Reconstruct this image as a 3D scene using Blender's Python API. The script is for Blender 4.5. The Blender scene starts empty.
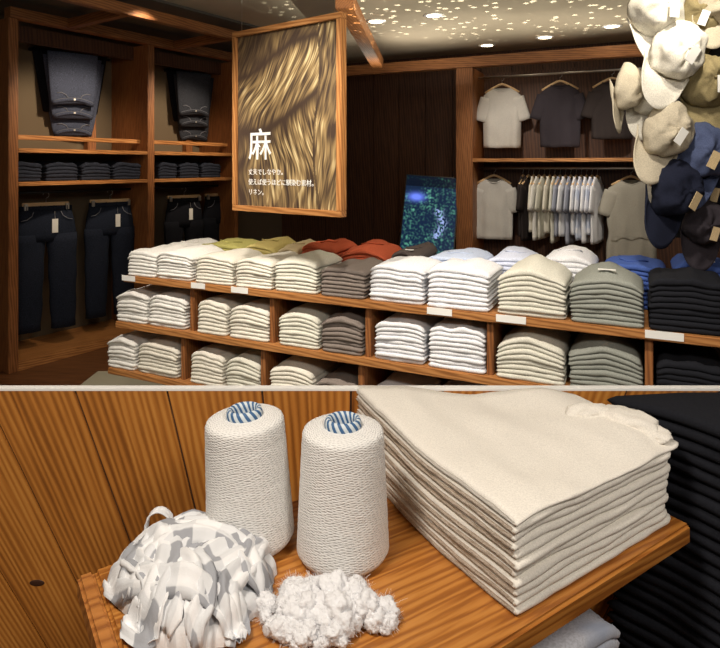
import bpy, bmesh, math, random
from mathutils import Vector, Matrix, noise
random.seed(7)
C = bpy.context.scene.collection
PI = math.pi
E = 1.5                 # eye height
F = 600.0
def wx(px, d): return (px - 360) / F * d
def wz(py, d): return E - (py - 165) / F * d
def N3(x, y, z=0.0): return noise.noise(Vector((x, y, z)))

# ------------------------------------------------------------------ materials
def nodes(name):
    m = bpy.data.materials.new(name); m.use_nodes = True
    nt = m.node_tree; b = nt.nodes['Principled BSDF']
    return m, nt, b
def L(nt, a, b): nt.links.new(a, b)
def ramp(nt, stops):
    r = nt.nodes.new('ShaderNodeValToRGB'); e = r.color_ramp.elements
    e[0].position, e[0].color = stops[0][0], (*stops[0][1], 1)
    e[1].position, e[1].color = stops[-1][0], (*stops[-1][1], 1)
    for p, c in stops[1:-1]:
        k = e.new(p); k.color = (*c, 1)
    return r
def wood(name, c1, c2, c3, axis=0, sc=1.0, rough=.5, uv=False, bands=34, dist=5.0, mixf=.45, big=.35, bumpk=.15):
    m, nt, b = nodes(name)
    tc = nt.nodes.new('ShaderNodeTexCoord'); mp = nt.nodes.new('ShaderNodeMapping')
    s = [1.0, 1.0, 1.0]; s[axis] = .07
    mp.inputs['Scale'].default_value = [v * sc for v in s]
    L(nt, tc.outputs['UV' if uv else 'Object'], mp.inputs[0])
    w = nt.nodes.new('ShaderNodeTexWave'); w.wave_type = 'BANDS'
    w.bands_direction = 'DIAGONAL' if not uv else 'X'
    w.inputs['Scale'].default_value = bands; w.inputs['Distortion'].default_value = dist
    w.inputs['Detail'].default_value = 3; w.inputs['Detail Scale'].default_value = 1.6
    L(nt, mp.outputs[0], w.inputs[0])
    n = nt.nodes.new('ShaderNodeTexNoise'); n.inputs['Scale'].default_value = 90; n.inputs['Detail'].default_value = 5
    L(nt, mp.outputs[0], n.inputs[0])
    n2 = nt.nodes.new('ShaderNodeTexNoise'); n2.inputs['Scale'].default_value = 5; n2.inputs['Detail'].default_value = 2
    L(nt, mp.outputs[0], n2.inputs[0])
    mx = nt.nodes.new('ShaderNodeMix'); mx.inputs[0].default_value = mixf
    L(nt, w.outputs['Fac'], mx.inputs[2]); L(nt, n.outputs['Fac'], mx.inputs[3])
    mx2 = nt.nodes.new('ShaderNodeMix'); mx2.inputs[0].default_value = big
    L(nt, mx.outputs[0], mx2.inputs[2]); L(nt, n2.outputs['Fac'], mx2.inputs[3])
    r = ramp(nt, [(.22, c1), (.5, c2), (.75, c3)])
    L(nt, mx2.outputs[0], r.inputs[0]); L(nt, r.outputs[0], b.inputs['Base Color'])
    b.inputs['Roughness'].default_value = rough
    bp = nt.nodes.new('ShaderNodeBump'); bp.inputs['Strength'].default_value = bumpk; bp.inputs['Distance'].default_value = .004
    L(nt, mx.outputs[0], bp.inputs['Height']); L(nt, bp.outputs[0], b.inputs['Normal'])
    return m
def fabric(name, col, var=.08, sc=260, bump=.25, rough=.95, col2=None, patt=None):
    m, nt, b = nodes(name)
    tc = nt.nodes.new('ShaderNodeTexCoord')
    n = nt.nodes.new('ShaderNodeTexNoise'); n.inputs['Scale'].default_value = sc; n.inputs['Detail'].default_value = 3
    L(nt, tc.outputs['Object'], n.inputs[0])
    d = tuple(max(0, c * (1 - var * 2.2)) for c in col); e = tuple(min(1, c * (1 + var)) for c in col)
    r = ramp(nt, [(.35, d), (.65, e)])
    L(nt, n.outputs['Fac'], r.inputs[0])
    out = r.outputs[0]
    if col2:
        n3 = nt.nodes.new('ShaderNodeTexNoise'); n3.inputs['Scale'].default_value = 9; L(nt, tc.outputs['Object'], n3.inputs[0])
        mx = nt.nodes.new('ShaderNodeMix'); mx.data_type = 'RGBA'
        rr = ramp(nt, [(.45, (0, 0, 0)), (.6, (1, 1, 1))]); L(nt, n3.outputs['Fac'], rr.inputs[0])
        L(nt, rr.outputs[0], mx.inputs[0]); L(nt, out, mx.inputs[6]); mx.inputs[7].default_value = (*col2, 1)
        out = mx.outputs[2]
    L(nt, out, b.inputs['Base Color'])
    b.inputs['Roughness'].default_value = rough
    b.inputs['Specular IOR Level'].default_value = .15
    bp = nt.nodes.new('ShaderNodeBump'); bp.inputs['Strength'].default_value = bump; bp.inputs['Distance'].default_value = .002
    L(nt, n.outputs['Fac'], bp.inputs['Height']); L(nt, bp.outputs[0], b.inputs['Normal'])
    return m
def plain(name, col, rough=.5, metal=0, em=None, es=0):
    m, nt, b = nodes(name)
    b.inputs['Base Color'].default_value = (*col, 1); b.inputs['Roughness'].default_value = rough
    b.inputs['Metallic'].default_value = metal
    n = nt.nodes.new('ShaderNodeTexNoise'); n.inputs['Scale'].default_value = 40
    mr = nt.nodes.new('ShaderNodeMapRange'); mr.inputs[3].default_value = max(0, rough - .06); mr.inputs[4].default_value = min(1, rough + .06)
    L(nt, n.outputs['Fac'], mr.inputs[0]); L(nt, mr.outputs[0], b.inputs['Roughness'])
    if em:
        b.inputs['Emission Color'].default_value = (*em, 1); b.inputs['Emission Strength'].default_value = es
    return m
def vcol(name, rough=.8, emit=0):
    m, nt, b = nodes(name)
    a = nt.nodes.new('ShaderNodeVertexColor'); a.layer_name = 'Col'
    if emit:
        b.inputs['Base Color'].default_value = (0, 0, 0, 1)
        b.inputs['Specular IOR Level'].default_value = .1
        L(nt, a.outputs[0], b.inputs['Emission Color']); b.inputs['Emission Strength'].default_value = emit
    else: L(nt, a.outputs[0], b.inputs['Base Color'])
    b.inputs['Roughness'].default_value = rough
    return m

WO = dict(
 shelf=wood('shelf_wood', (.20, .075, .02), (.42, .18, .055), (.55, .26, .09), 0, 1.0, .45),
 post=wood('post_wood', (.13, .045, .014), (.27, .10, .03), (.36, .15, .05), 2, 1.0, .5),
 beam=wood('beam_wood', (.13, .045, .014), (.28, .11, .035), (.38, .16, .05), 0, 1.0, .5),
 stile=wood('stile_wood', (.20, .075, .02), (.42, .18, .055), (.55, .26, .09), 2, 1.0, .45),
 dark=wood('dark_wood', (.035, .012, .006), (.075, .028, .012), (.11, .045, .02), 2, .6, .6),
 planks=wood('plank_wood', (.13, .036, .005), (.46, .17, .028), (.66, .30, .065), 1, 1.0, .42, uv=True, bands=21, dist=4.5, mixf=.62, big=.42, bumpk=.08),
 board=wood('board_wood', (.22, .068, .012), (.42, .155, .028), (.54, .23, .05), 0, 1.0, .35, bands=48, dist=7),
 bedge=wood('board_edge_wood', (.20, .06, .015), (.40, .15, .035), (.5, .2, .05), 0, 1.0, .4, bands=30),
 floor=wood('floor_wood', (.06, .022, .008), (.14, .055, .02), (.2, .085, .035), 0, .7, .4),
 hanger=wood('hanger_wood', (.5, .3, .14), (.72, .48, .25), (.8, .58, .34), 0, 3, .5),
)
M = dict(
 white=fabric('white_cotton', (.80, .79, .76)), cream=fabric('cream_linen', (.73, .70, .62)),
 ecru=fabric('ecru_linen', (.66, .65, .57)), taupe=fabric('taupe_linen', (.22, .185, .165)),
 sage=fabric('sage_grey_linen', (.29, .305, .275)), black=fabric('black_knit', (.014, .015, .020)),
 cool=fabric('cool_white_cotton', (.78, .79, .83)), coolst=fabric('white_blue_cotton', (.74, .76, .84), col2=(.5, .56, .70)),
 olive=fabric('olive_linen', (.40, .37, .12)), mustard=fabric('mustard_linen', (.52, .43, .16)),
 tan=fabric('tan_linen', (.42, .34, .20)), rust=fabric('rust_linen', (.48, .10, .045)),
 dtaupe=fabric('dark_taupe_linen', (.10, .08, .075)), sky=fabric('pale_blue_cotton', (.52, .60, .78)),
 lav=fabric('lavender_cotton', (.60, .65, .80)), royal=fabric('royal_blue_linen', (.07, .13, .42)),
 denim=fabric('indigo_denim', (.018, .024, .042), var=.25), denim2=fabric('mid_denim', (.085, .10, .155), var=.3), denim3=fabric('grey_denim', (.048, .053, .068), var=.3),
 denim4=fabric('dark_blue_denim', (.026, .031, .048), var=.3), ddenim=fabric('black_denim', (.010, .011, .016)),
 stitch=fabric('denim_seam', (.20, .21, .25)),
 khaki=fabric('khaki_cotton', (.28, .23, .12)), offw=fabric('natural_canvas', (.80, .77, .68)), beige=fabric('beige_canvas', (.58, .52, .40)),
 navy=fabric('navy_canvas', (.014, .017, .034)), blue=fabric('blue_canvas', (.085, .11, .21)), char=fabric('charcoal_cotton', (.040, .034, .042)),
 grey=fabric('grey_linen', (.36, .34, .29)), lgrey=fabric('light_grey_linen', (.55, .53, .50)), stripe=fabric('grey_blue_cotton', (.34, .36, .44)),
 brown=fabric('dark_brown_cotton', (.035, .028, .028)),
 metal=plain('brushed_metal', (.55, .53, .5), .35, 1), bmetal=plain('black_metal', (.02, .02, .02), .5, .3),
 card=plain('white_card', (.85, .85, .82), .6), kraft=fabric('kraft_card', (.62, .48, .28), sc=400),
 wpaint=plain('white_lacquer', (.92, .92, .90), .4),
)

# ------------------------------------------------------------------ helpers
def mesh(name, bm, mat, parent=None, smooth=True, loc=None, rz=0):
    me = bpy.data.meshes.new(name); bm.normal_update(); bm.to_mesh(me); bm.free()
    mats = mat if isinstance(mat, (list, tuple)) else [mat]
    for m_ in mats: me.materials.append(m_)
    if smooth:
        for p in me.polygons: p.use_smooth = True
    o = bpy.data.objects.new(name, me); C.objects.link(o)
    if parent: o.parent = parent
    if loc is not None: o.location = loc
    if rz: o.rotation_euler.z = rz
    return o
def tag(o, label=None, cat=None, group=None, kind=None):
    if label: o['label'] = label
    if cat: o['category'] = cat
    if group: o['group'] = group
    if kind: o['kind'] = kind
    return o
def empty(name, loc, rz=0, label=None, cat=None, group=None, kind=None):
    o = bpy.data.objects.new(name, None); C.objects.link(o); o.location = loc; o.rotation_euler.z = rz
    return tag(o, label, cat, group, kind)
def copy_tree(o, parent=None):
    c = o.copy(); C.objects.link(c)
    if parent: c.parent = parent
    for ch in list(o.children): copy_tree(ch, c)
    return c
def box(bm, x0, x1, y0, y1, z0, z1, bev=.0):
    r = bmesh.ops.create_cube(bm, size=1.0)
    vs = r['verts']
    for v in vs:
        v.co = Vector(((x0 + x1) / 2 + v.co.x * (x1 - x0), (y0 + y1) / 2 + v.co.y * (y1 - y0), (z0 + z1) / 2 + v.co.z * (z1 - z0)))
    if bev:
        es = {e for v in vs for e in v.link_edges}
        bmesh.ops.bevel(bm, geom=list(es), offset=bev, segments=2, affect='EDGES')
def bxo(name, dims, mat, parent=None, bev=.003):
    bm = bmesh.new(); box(bm, *dims, bev); return mesh(name, bm, mat, parent, smooth=False)
def tube(bm, pts, rad, seg=8, close=False):
    pts = [Vector(p) for p in pts]; n = len(pts); rings = []
    rads = rad if isinstance(rad, (list, tuple)) else [rad] * n
    up = Vector((0, 0, 1))
    for i, p in enumerate(pts):
        t = (pts[min(i + 1, n - 1)] - pts[max(i - 1, 0)]).normalized()
        a = t.cross(up)
        if a.length < .05: a = t.cross(Vector((1, 0, 0)))
        a.normalize(); b = t.cross(a).normalized()
        rings.append([bm.verts.new(p + (a * math.cos(2 * PI * j / seg) + b * math.sin(2 * PI * j / seg)) * rads[i]) for j in range(seg)])
    for i in range(n - 1):
        for j in range(seg):
            bm.faces.new((rings[i][j], rings[i][(j + 1) % seg], rings[i + 1][(j + 1) % seg], rings[i + 1][j]))
    bm.faces.new(rings[0][::-1]); bm.faces.new(rings[-1])
def lathe(bm, prof, seg=64):
    rings = []
    for r, z in prof:
        rings.append([bm.verts.new((r * math.cos(2 * PI * j / seg), r * math.sin(2 * PI * j / seg), z)) for j in range(seg)])
    for i in range(len(rings) - 1):
        for j in range(seg):
            bm.faces.new((rings[i][j], rings[i][(j + 1) % seg], rings[i + 1][(j + 1) % seg], rings[i + 1][j]))
    return rings
def loft(bm, rings, cap=True):
    vr = [[bm.verts.new(p) for p in r] for r in rings]
    m_ = len(vr[0])
    for i in range(len(vr) - 1):
        for j in range(m_):
            bm.faces.new((vr[i][j], vr[i][(j + 1) % m_], vr[i + 1][(j + 1) % m_], vr[i + 1][j]))
    if cap:
        bm.faces.new(vr[0][::-1]); bm.faces.new(vr[-1])
    return vr

class Frame:
    def __init__(s, ox, oy, ang): s.o = Vector((ox, oy)); s.a = ang; s.r = Vector((math.cos(ang), math.sin(ang))); s.n = Vector((-math.sin(ang), math.cos(ang)))
    def X(s, px, Y=0):      # local x of the point on line local-y=Y that the picture shows at px
        k = (px - 360) / F; b = s.o + s.n * Y
        return (k * b.y - b.x) / (s.r.x - k * s.r.y)
    def W(s, X, Y, z): p = s.o + s.r * X + s.n * Y; return Vector((p.x, p.y, z))
ORD = ['topmost', 'second from top', 'third from top', 'fourth from top', 'fifth from top', 'sixth from top', 'seventh from top', 'eighth from top', 'ninth from top', 'tenth from top', 'eleventh from top', 'twelfth from top']

# ------------------------------------------------------------------ folded garments
LM = {}
def smooth01(t): t = max(0, min(1, t)); return t * t * (3 - 2 * t)
def layer_mesh(key, mat):
    """one folded garment of a stack; key = (style, k from bottom, n, variant, mat key)"""
    style, k, n, var, mk = key
    if key in LM: return LM[key]
    w, d = 1.0, .30
    t = .0205
    NX = 27; ny = 6
    top = (k == n - 1)
    arch = {'peak': .075, 'round': .05, 'flat': .016, 'soft': .03}[style]
    seed = var * 17.3 + n * 1.7
    wid = .245
    def A(x, y):
        u = min(1.0, abs(x) / (wid / 2))
        if style == 'peak': s = 1 - u ** 1.25
        elif style == 'round': s = 1 - u ** 2.0
        elif style == 'soft': s = math.cos(u * PI / 2) ** .8
        else: s = math.cos(u * PI / 2) + .6 * N3(x * 14, seed, 0)
        return arch * s * (.55 + .45 * smooth01(y / .1)) + .012 * N3(x * 9, y * 7, seed)
    def lev(q, x, y):
        h = q * t + A(x, y) * (q / n) ** 1.1
        h += .0022 * N3(x * 16, y * 10, seed + q * 3.1) * (q > 0)
        h -= .010 * (q / n) * smooth01((abs(x) / (wid / 2) - .72) / .28)
        if q == n: h += .010 * N3(x * 18 + 3, y * 14, seed) + .006 * abs(N3(x * 40, y * 30, seed + 9)) + (.0 if y > .03 else 0)
        return h
    rj = random.Random(seed * 31 + k)
    fy = rj.uniform(-.005, .005); wl = rj.uniform(-.004, .004); wr = rj.uniform(-.004, .004)
    bm = bmesh.new(); rings = []
    for i in range(NX):
        e = -1 + 2 * i / (NX - 1)
        x = math.copysign(abs(e) ** .85, e) * (wid / 2)
        x += wl if x < 0 else wr
        cap = math.sqrt(max(0, 1 - ((abs(e) - .93) / .07) ** 2)) if abs(e) > .93 else 1
        cap = max(cap, .12)
        y0 = fy + .004 * N3(x * 20, k * 2.3, seed) + .012 * (abs(e) ** 6)
        ring = []
        yb = d + .004 * N3(x * 20, k, seed + 5)
        def pt(y, f):      # f=-1 bottom .. 1 top
            b = lev(k, x, max(y, 0)); tt = lev(k + 1, x, max(y, 0))
            if tt < b + .01: tt = b + .01
            m_ = (b + tt) / 2; h = (tt - b) / 2 * cap
            return Vector((x, y, m_ + h * f))
        ys = [y0 + .007, y0 + .03, y0 + .07, (y0 + yb) / 2, yb - .05, yb - .008]
        for y in ys: ring.append(pt(y, -1))
        ring += [pt(yb, -.6), pt(yb + .002, 0), pt(yb, .6)]
        for y in ys[::-1]: ring.append(pt(y, 1))
        ring += [pt(y0 + .0015, .72), pt(y0 - .0005, .35), pt(y0 - .001, 0), pt(y0 - .0005, -.35), pt(y0 + .0015, -.72)]
        rings.append(ring)
    loft(bm, rings)
    bmesh.ops.recalc_face_normals(bm, faces=bm.faces)
    me = bpy.data.meshes.new('folded_shirt'); bm.to_mesh(me); bm.free()
    me.materials.append(mat)
    for p in me.polygons: p.use_smooth = True
    LM[key] = (me, lambda x, y: lev(n, x, y))
    return LM[key]
collar_cache = {}
def stack(fr, px0, px1, zbase, n, mk, style, where, colour, what='shirt', Y=.02, var=0, hs=1.0, dsc=1.0, grp=None, name='folded_shirt', cat='folded shirt', X0=None, X1=None, collar=False, ordn=True):
    if X0 is None: X0, X1 = fr.X(px0, Y), fr.X(px1, Y)
    w = abs(X1 - X0) - .006; xc = (X0 + X1) / 2
    for k in range(n):
        key = (style, k, n, var, mk)
        me, top = layer_mesh(key, M[mk])
        o = bpy.data.objects.new(name, me); C.objects.link(o)
        o.location = fr.W(xc, Y, zbase); o.rotation_euler.z = fr.a
        o.scale = (w / .245, dsc, hs)
        r = n - 1 - k
        lab = f"{colour} folded {what}, {ORD[r]} of {where}" if r else f"{colour} folded {what} on top of {where}"
        tag(o, lab, cat, grp or f"folded garments in {where}")
    if collar:
        bm = bmesh.new(); pts = []
        for i in range(17):
            a = PI * i / 16
            x = -.055 * math.cos(a); y = .15 - .07 * math.sin(a)
            pts.append((x, y, top(x, y) + .002))
        tube(bm, pts, .0035, 6)
        mesh('collar', bm, M[mk], o)
    TOPF[o.name] = top
    return o
TOPF = {}
def ticket(o, x, y):
    f = TOPF[o.name]
    bm = bmesh.new(); box(bm, x - .03, x + .03, y - .011, y + .011, f(x, y) + .006, f(x, y) + .008)
    t = mesh('swing_ticket', bm, M['card'], o, smooth=False); t['label'] = 'cream card ticket'

# ------------------------------------------------------------------ lower display: partition, board, cones, cloth, fluff, linen stack
DP = 1.10
def partition():
    root = empty('wall_partition', (0, DP, 0), 0, kind='structure')
    def seam(x0, y):
        yy = min(y, 665); return x0 + (343 - x0) * (yy - 391) / 739
    ztop = wz(391, DP)
    bm = bmesh.new(); uvl = bm.loops.layers.uv.new('UVMap')
    xs = [-300, -205, -111, -17, 75, 167, 262, 351, 443, 535, 627, 720, 812]
    g = .0020
    ys = [391 + 274 * q / 40 for q in range(41)] + [800, 983]
    for i in range(len(xs) - 1):
        off = i * 3.37
        for j in range(len(ys) - 1):
            q = []
            for yy in (ys[j], ys[j + 1]):
                z = wz(yy, DP)
                a = wx(seam(xs[i], yy), DP) + g; b = wx(seam(xs[i + 1], yy), DP) - g
                q.append((a, z)); q.append((b, z))
            (a0, z0), (b0, _), (a1, z1), (b1, _) = q
            vs = [bm.verts.new(p) for p in ((a0, 0, z0), (a1, 0, z1), (b1, 0, z1), (b0, 0, z0))]
            f = bm.faces.new(vs)
            wdt = .17
            uvs = [(off, z0), (off, z1), (off + wdt, z1), (off + wdt, z0)]
            for lp, uv in zip(f.loops, uvs): lp[uvl].uv = uv
            if j == 0:
                pass
            for (s0, s1, sg) in ((vs[0], vs[1], 1), (vs[3], vs[2], -1)):
                v2 = bm.verts.new(s1.co + Vector((-sg * 0, .006, 0))); v3 = bm.verts.new(s0.co + Vector((0, .006, 0)))
                f2 = bm.faces.new((s0, s1, v2, v3))
                for lp in f2.loops: lp[uvl].uv = (off + .5, lp.vert.co.z)
    bmesh.ops.recalc_face_normals(bm, faces=bm.faces)
    mesh('plank_facing', bm, WO['planks'], root, smooth=False)
    xl = wx(-300, DP); xr = wx(812, DP)
    bxo('core_panel', (xl, xr, .003, .013, 0, ztop), WO['dark'], root, 0)
    bxo('edge_cap', (xl, xr, -.0004, .014, ztop, ztop + .0052), M['wpaint'], root, .0004)
    # a dark knot in the left plank
    bm = bmesh.new(); bmesh.ops.create_uvsphere(bm, u_segments=20, v_segments=10, radius=1)
    for v in bm.verts: v.co = Vector((wx(37, DP) + v.co.x * .014, v.co.y * .0012, wz(583, DP) + v.co.z * .006))
    mesh('knot', bm, plain('knot_wood', (.05, .018, .008), .5), root)
partition()

ZB = E - .546
U = Vector((.8315, .5556)); V = Vector((.5556, -.8315))
BA = Vector((-.377, .799))
ang = math.atan2(U.y, U.x)
def bf(a, b): return BA + U * a + V * b
FB = Frame(BA.x, BA.y, ang)   # local y inward (= -V)
def board():
    root = empty('display_shelf_unit', (BA.x, BA.y, 0), ang, 'orange wooden display shelf holding the yarn cones and the linen stack', 'shelf')
    Wd = .395; LEN = .795
    def poly(x0, x1):
        # plan outline in local coords, back corner trimmed where the partition stands (world y < 1.098)
        pts = [(x0, -Wd), (x1, -Wd)]
        def lim(x): # local y where world y == 1.096
            return (1.096 - BA.y - U.y * x) / (-V.y)
        if lim(x1) >= 0: pts += [(x1, 0), (x0, 0)]
        else:
            xk = (1.096 - BA.y) / U.y
            pts += [(x1, lim(x1))]
            if xk > x0: pts += [(xk, 0), (x0, 0)]
            else: pts += [(x0, lim(x0))]
        return pts
    def slab(name, pts, z0, z1, mat, bev=.004):
        bm = bmesh.new()
        b = [bm.verts.new((x, y, z0)) for x, y in pts]; t = [bm.verts.new((x, y, z1)) for x, y in pts]
        bm.faces.new(b[::-1]); bm.faces.new(t)
        n = len(pts)
        for i in range(n): bm.faces.new((b[i], b[(i + 1) % n], t[(i + 1) % n], t[i]))
        bmesh.ops.bevel(bm, geom=list(bm.edges), offset=bev, segments=3, affect='EDGES')
        return mesh(name, bm, mat, root, smooth=False)
    slab('shelf_board', poly(.021, LEN), ZB - .030, ZB, WO['board'])
    tag(slab('end_trim', poly(0, .0205), ZB - .030, ZB, WO['bedge']), 'darker end strip of the shelf board')
    slab('lower_board', poly(.1, LEN - .02), ZB - .285, ZB - .26, WO['board'])
    for x, y in ((.16, -.08), (.16, -.33), (.70, -.14)):
        bxo('leg', (x - .012, x + .012, y - .012, y + .012, 0, ZB - .03), M['bmetal'], root)
    return root
board()

def yarn_mat():
    m, nt, b = nodes('wound_yarn')
    tc = nt.nodes.new('ShaderNodeTexCoord')
    hs = []
    for s, k in ((1, 0), (-1, 1)):
        mp = nt.nodes.new('ShaderNodeMapping'); mp.inputs['Rotation'].default_value = (0, 0, s * .24)
        mp.inputs['Location'].default_value = (k * .37, k * .61, 0)
        L(nt, tc.outputs['UV'], mp.inputs[0])
        w = nt.nodes.new('ShaderNodeTexWave'); w.bands_direction = 'Y'; w.inputs['Scale'].default_value = 19 if k == 0 else 16
        w.inputs['Distortion'].default_value = 5.0; w.inputs['Detail'].default_value = 4; w.inputs['Detail Scale'].default_value = 1.2
        L(nt, mp.outputs[0], w.inputs[0]); hs.append(w.outputs['Fac'])
    mm = nt.nodes.new('ShaderNodeMath'); mm.operation = 'MAXIMUM'; L(nt, hs[0], mm.inputs[0]); L(nt, hs[1], mm.inputs[1])
    n = nt.nodes.new('ShaderNodeTexNoise'); n.inputs['Scale'].default_value = 420; n.inputs['Detail'].default_value = 3; L(nt, tc.outputs['Object'], n.inputs[0])
    ad = nt.nodes.new('ShaderNodeMath'); ad.operation = 'MULTIPLY_ADD'; ad.inputs[1].default_value = .5; L(nt, n.outputs['Fac'], ad.inputs[0]); L(nt, mm.outputs[0], ad.inputs[2])
    r = ramp(nt, [(.5, (.62, .61, .60)), (.95, (.84, .83, .81))]); L(nt, ad.outputs[0], r.inputs[0]); L(nt, r.outputs[0], b.inputs['Base Color'])
    bp = nt.nodes.new('ShaderNodeBump'); bp.inputs['Strength'].default_value = .5; bp.inputs['Distance'].default_value = .0018
    L(nt, ad.outputs[0], bp.inputs['Height']); L(nt, bp.outputs[0], b.inputs['Normal'])
    b.inputs['Roughness'].default_value = .9; b.inputs['Specular IOR Level'].default_value = .2
    return m
YM = yarn_mat()
def core_mat():
    m, nt, b = nodes('striped_paper_core')
    tc = nt.nodes.new('ShaderNodeTexCoord'); mp = nt.nodes.new('ShaderNodeMapping'); mp.inputs['Rotation'].default_value = (0, 0, .35)
    L(nt, tc.outputs['UV'], mp.inputs[0])
    w = nt.nodes.new('ShaderNodeTexWave'); w.inputs['Scale'].default_value = 1.25; w.inputs['Distortion'].default_value = .25
    L(nt, mp.outputs[0], w.inputs[0])
    r = ramp(nt, [(.42, (.04, .12, .27)), (.55, (.62, .68, .72))]); L(nt, w.outputs['Fac'], r.inputs[0]); L(nt, r.outputs[0], b.inputs['Base Color'])
    b.inputs['Roughness'].default_value = .55
    return m
CM = core_mat()
def lathe_uv(bm, prof, seg, vs, us=1.0):
    rings = lathe(bm, prof, seg); uvl = bm.loops.layers.uv.new('UVMap')
    ss = [0]
    for i in range(1, len(prof)): ss.append(ss[-1] + math.dist(prof[i], prof[i - 1]))
    idx = {}
    for i, rg in enumerate(rings):
        for j, v in enumerate(rg): idx[v] = (i, j)
    for f in bm.faces:
        js = [idx[l.vert][1] for l in f.loops]; wrap = max(js) - min(js) > seg / 2
        for l in f.loops:
            i, j = idx[l.vert]
            if wrap and j < seg / 2: j += seg
            l[uvl].uv = (us * j / seg, ss[i] * vs)
def cone(x, y, rb, rt, h, lean, label, rot):
    root = empty('yarn_cone', (x, y, ZB), 0, label, 'yarn cone', 'yarn cones on the display shelf')
    root.rotation_euler = (0, -lean, 0)
    root.location.z = ZB + .0008 + rb * math.sin(lean)
    bm = bmesh.new(); rnd = random.Random(rot)
    prof = [(.02, .004), (rb - .012, .001), (rb - .004, .004), (rb, .011)]
    for i in range(1, 40):
        f = i / 40
        prof.append((rb + (rt - rb) * f + rnd.uniform(-.00025, .00025), .011 + (h - .020) * f))
    prof += [(rt - .0003, h - .007), (rt - .0022, h - .0025), (rt - .006, h - .0004), (.035, h + .0025), (.022, h + .002)]
    lathe_uv(bm, prof, 96, 5.5, 2.0)
    o = mesh('yarn_winding', bm, YM, root)
    bm = bmesh.new()
    prof = [(.017, h - .05), (.0165, h + .006), (.0185, h + .0125), (.0215, h + .014), (.0245, h + .012), (.0262, h + .007), (.0262, h + .002), (.025, h - .003), (.024, h - .02)]
    lathe_uv(bm, prof, 64, 40, 4.0)
    tag(mesh('core_tube', bm, CM, root), 'blue and white striped tube in the top of the cone')
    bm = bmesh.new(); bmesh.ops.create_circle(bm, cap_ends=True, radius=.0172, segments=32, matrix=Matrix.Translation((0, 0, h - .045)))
    mesh('hole_shade', bm, plain('core_shade', (.03, .03, .03), .9), root)  # near-black disc stands in for the shade down inside the tube
    root.rotation_euler.z = 0
    return root
cone(-.024, .845, .065, .0575, .176, 0.0, 'cream yarn cone standing right of the other cone beside the linen stack', 3)
cone(-.157, .867, .0625, .0565, .178, .055, 'cream yarn cone standing behind the crumpled checked cloth', 8)

# ---- big linen stack
SO = Vector((.187, .725))
def linen_mats():
    a = fabric('natural_linen', (.84, .80, .73), var=.05, sc=520, bump=.35)
    m, nt, b = nodes('linen_cut_side')
    tc = nt.nodes.new('ShaderNodeTexCoord'); mp = nt.nodes.new('ShaderNodeMapping'); mp.inputs['Scale'].default_value = (60, 60, 900)
    L(nt, tc.outputs['Object'], mp.inputs[0])
    n = nt.nodes.new('ShaderNodeTexNoise'); n.inputs['Scale'].default_value = 1; n.inputs['Detail'].default_value = 3; L(nt, mp.outputs[0], n.inputs[0])
    n2 = nt.nodes.new('ShaderNodeTexNoise'); n2.inputs['Scale'].default_value = 500; L(nt, tc.outputs['Object'], n2.inputs[0])
    mx = nt.nodes.new('ShaderNodeMix'); mx.inputs[0].default_value = .5; L(nt, n.outputs['Fac'], mx.inputs[2]); L(nt, n2.outputs['Fac'], mx.inputs[3])
    r = ramp(nt, [(.36, (.42, .32, .235)), (.62, (.78, .68, .57))]); L(nt, mx.outputs[0], r.inputs[0]); L(nt, r.outputs[0], b.inputs['Base Color'])
    b.inputs['Roughness'].default_value = .95
    bp = nt.nodes.new('ShaderNodeBump'); bp.inputs['Strength'].default_value = .5; bp.inputs['Distance'].default_value = .002
    L(nt, mx.outputs[0], bp.inputs['Height']); L(nt, bp.outputs[0], b.inputs['Normal'])
    return a, m
LA, LB = linen_mats()
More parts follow.
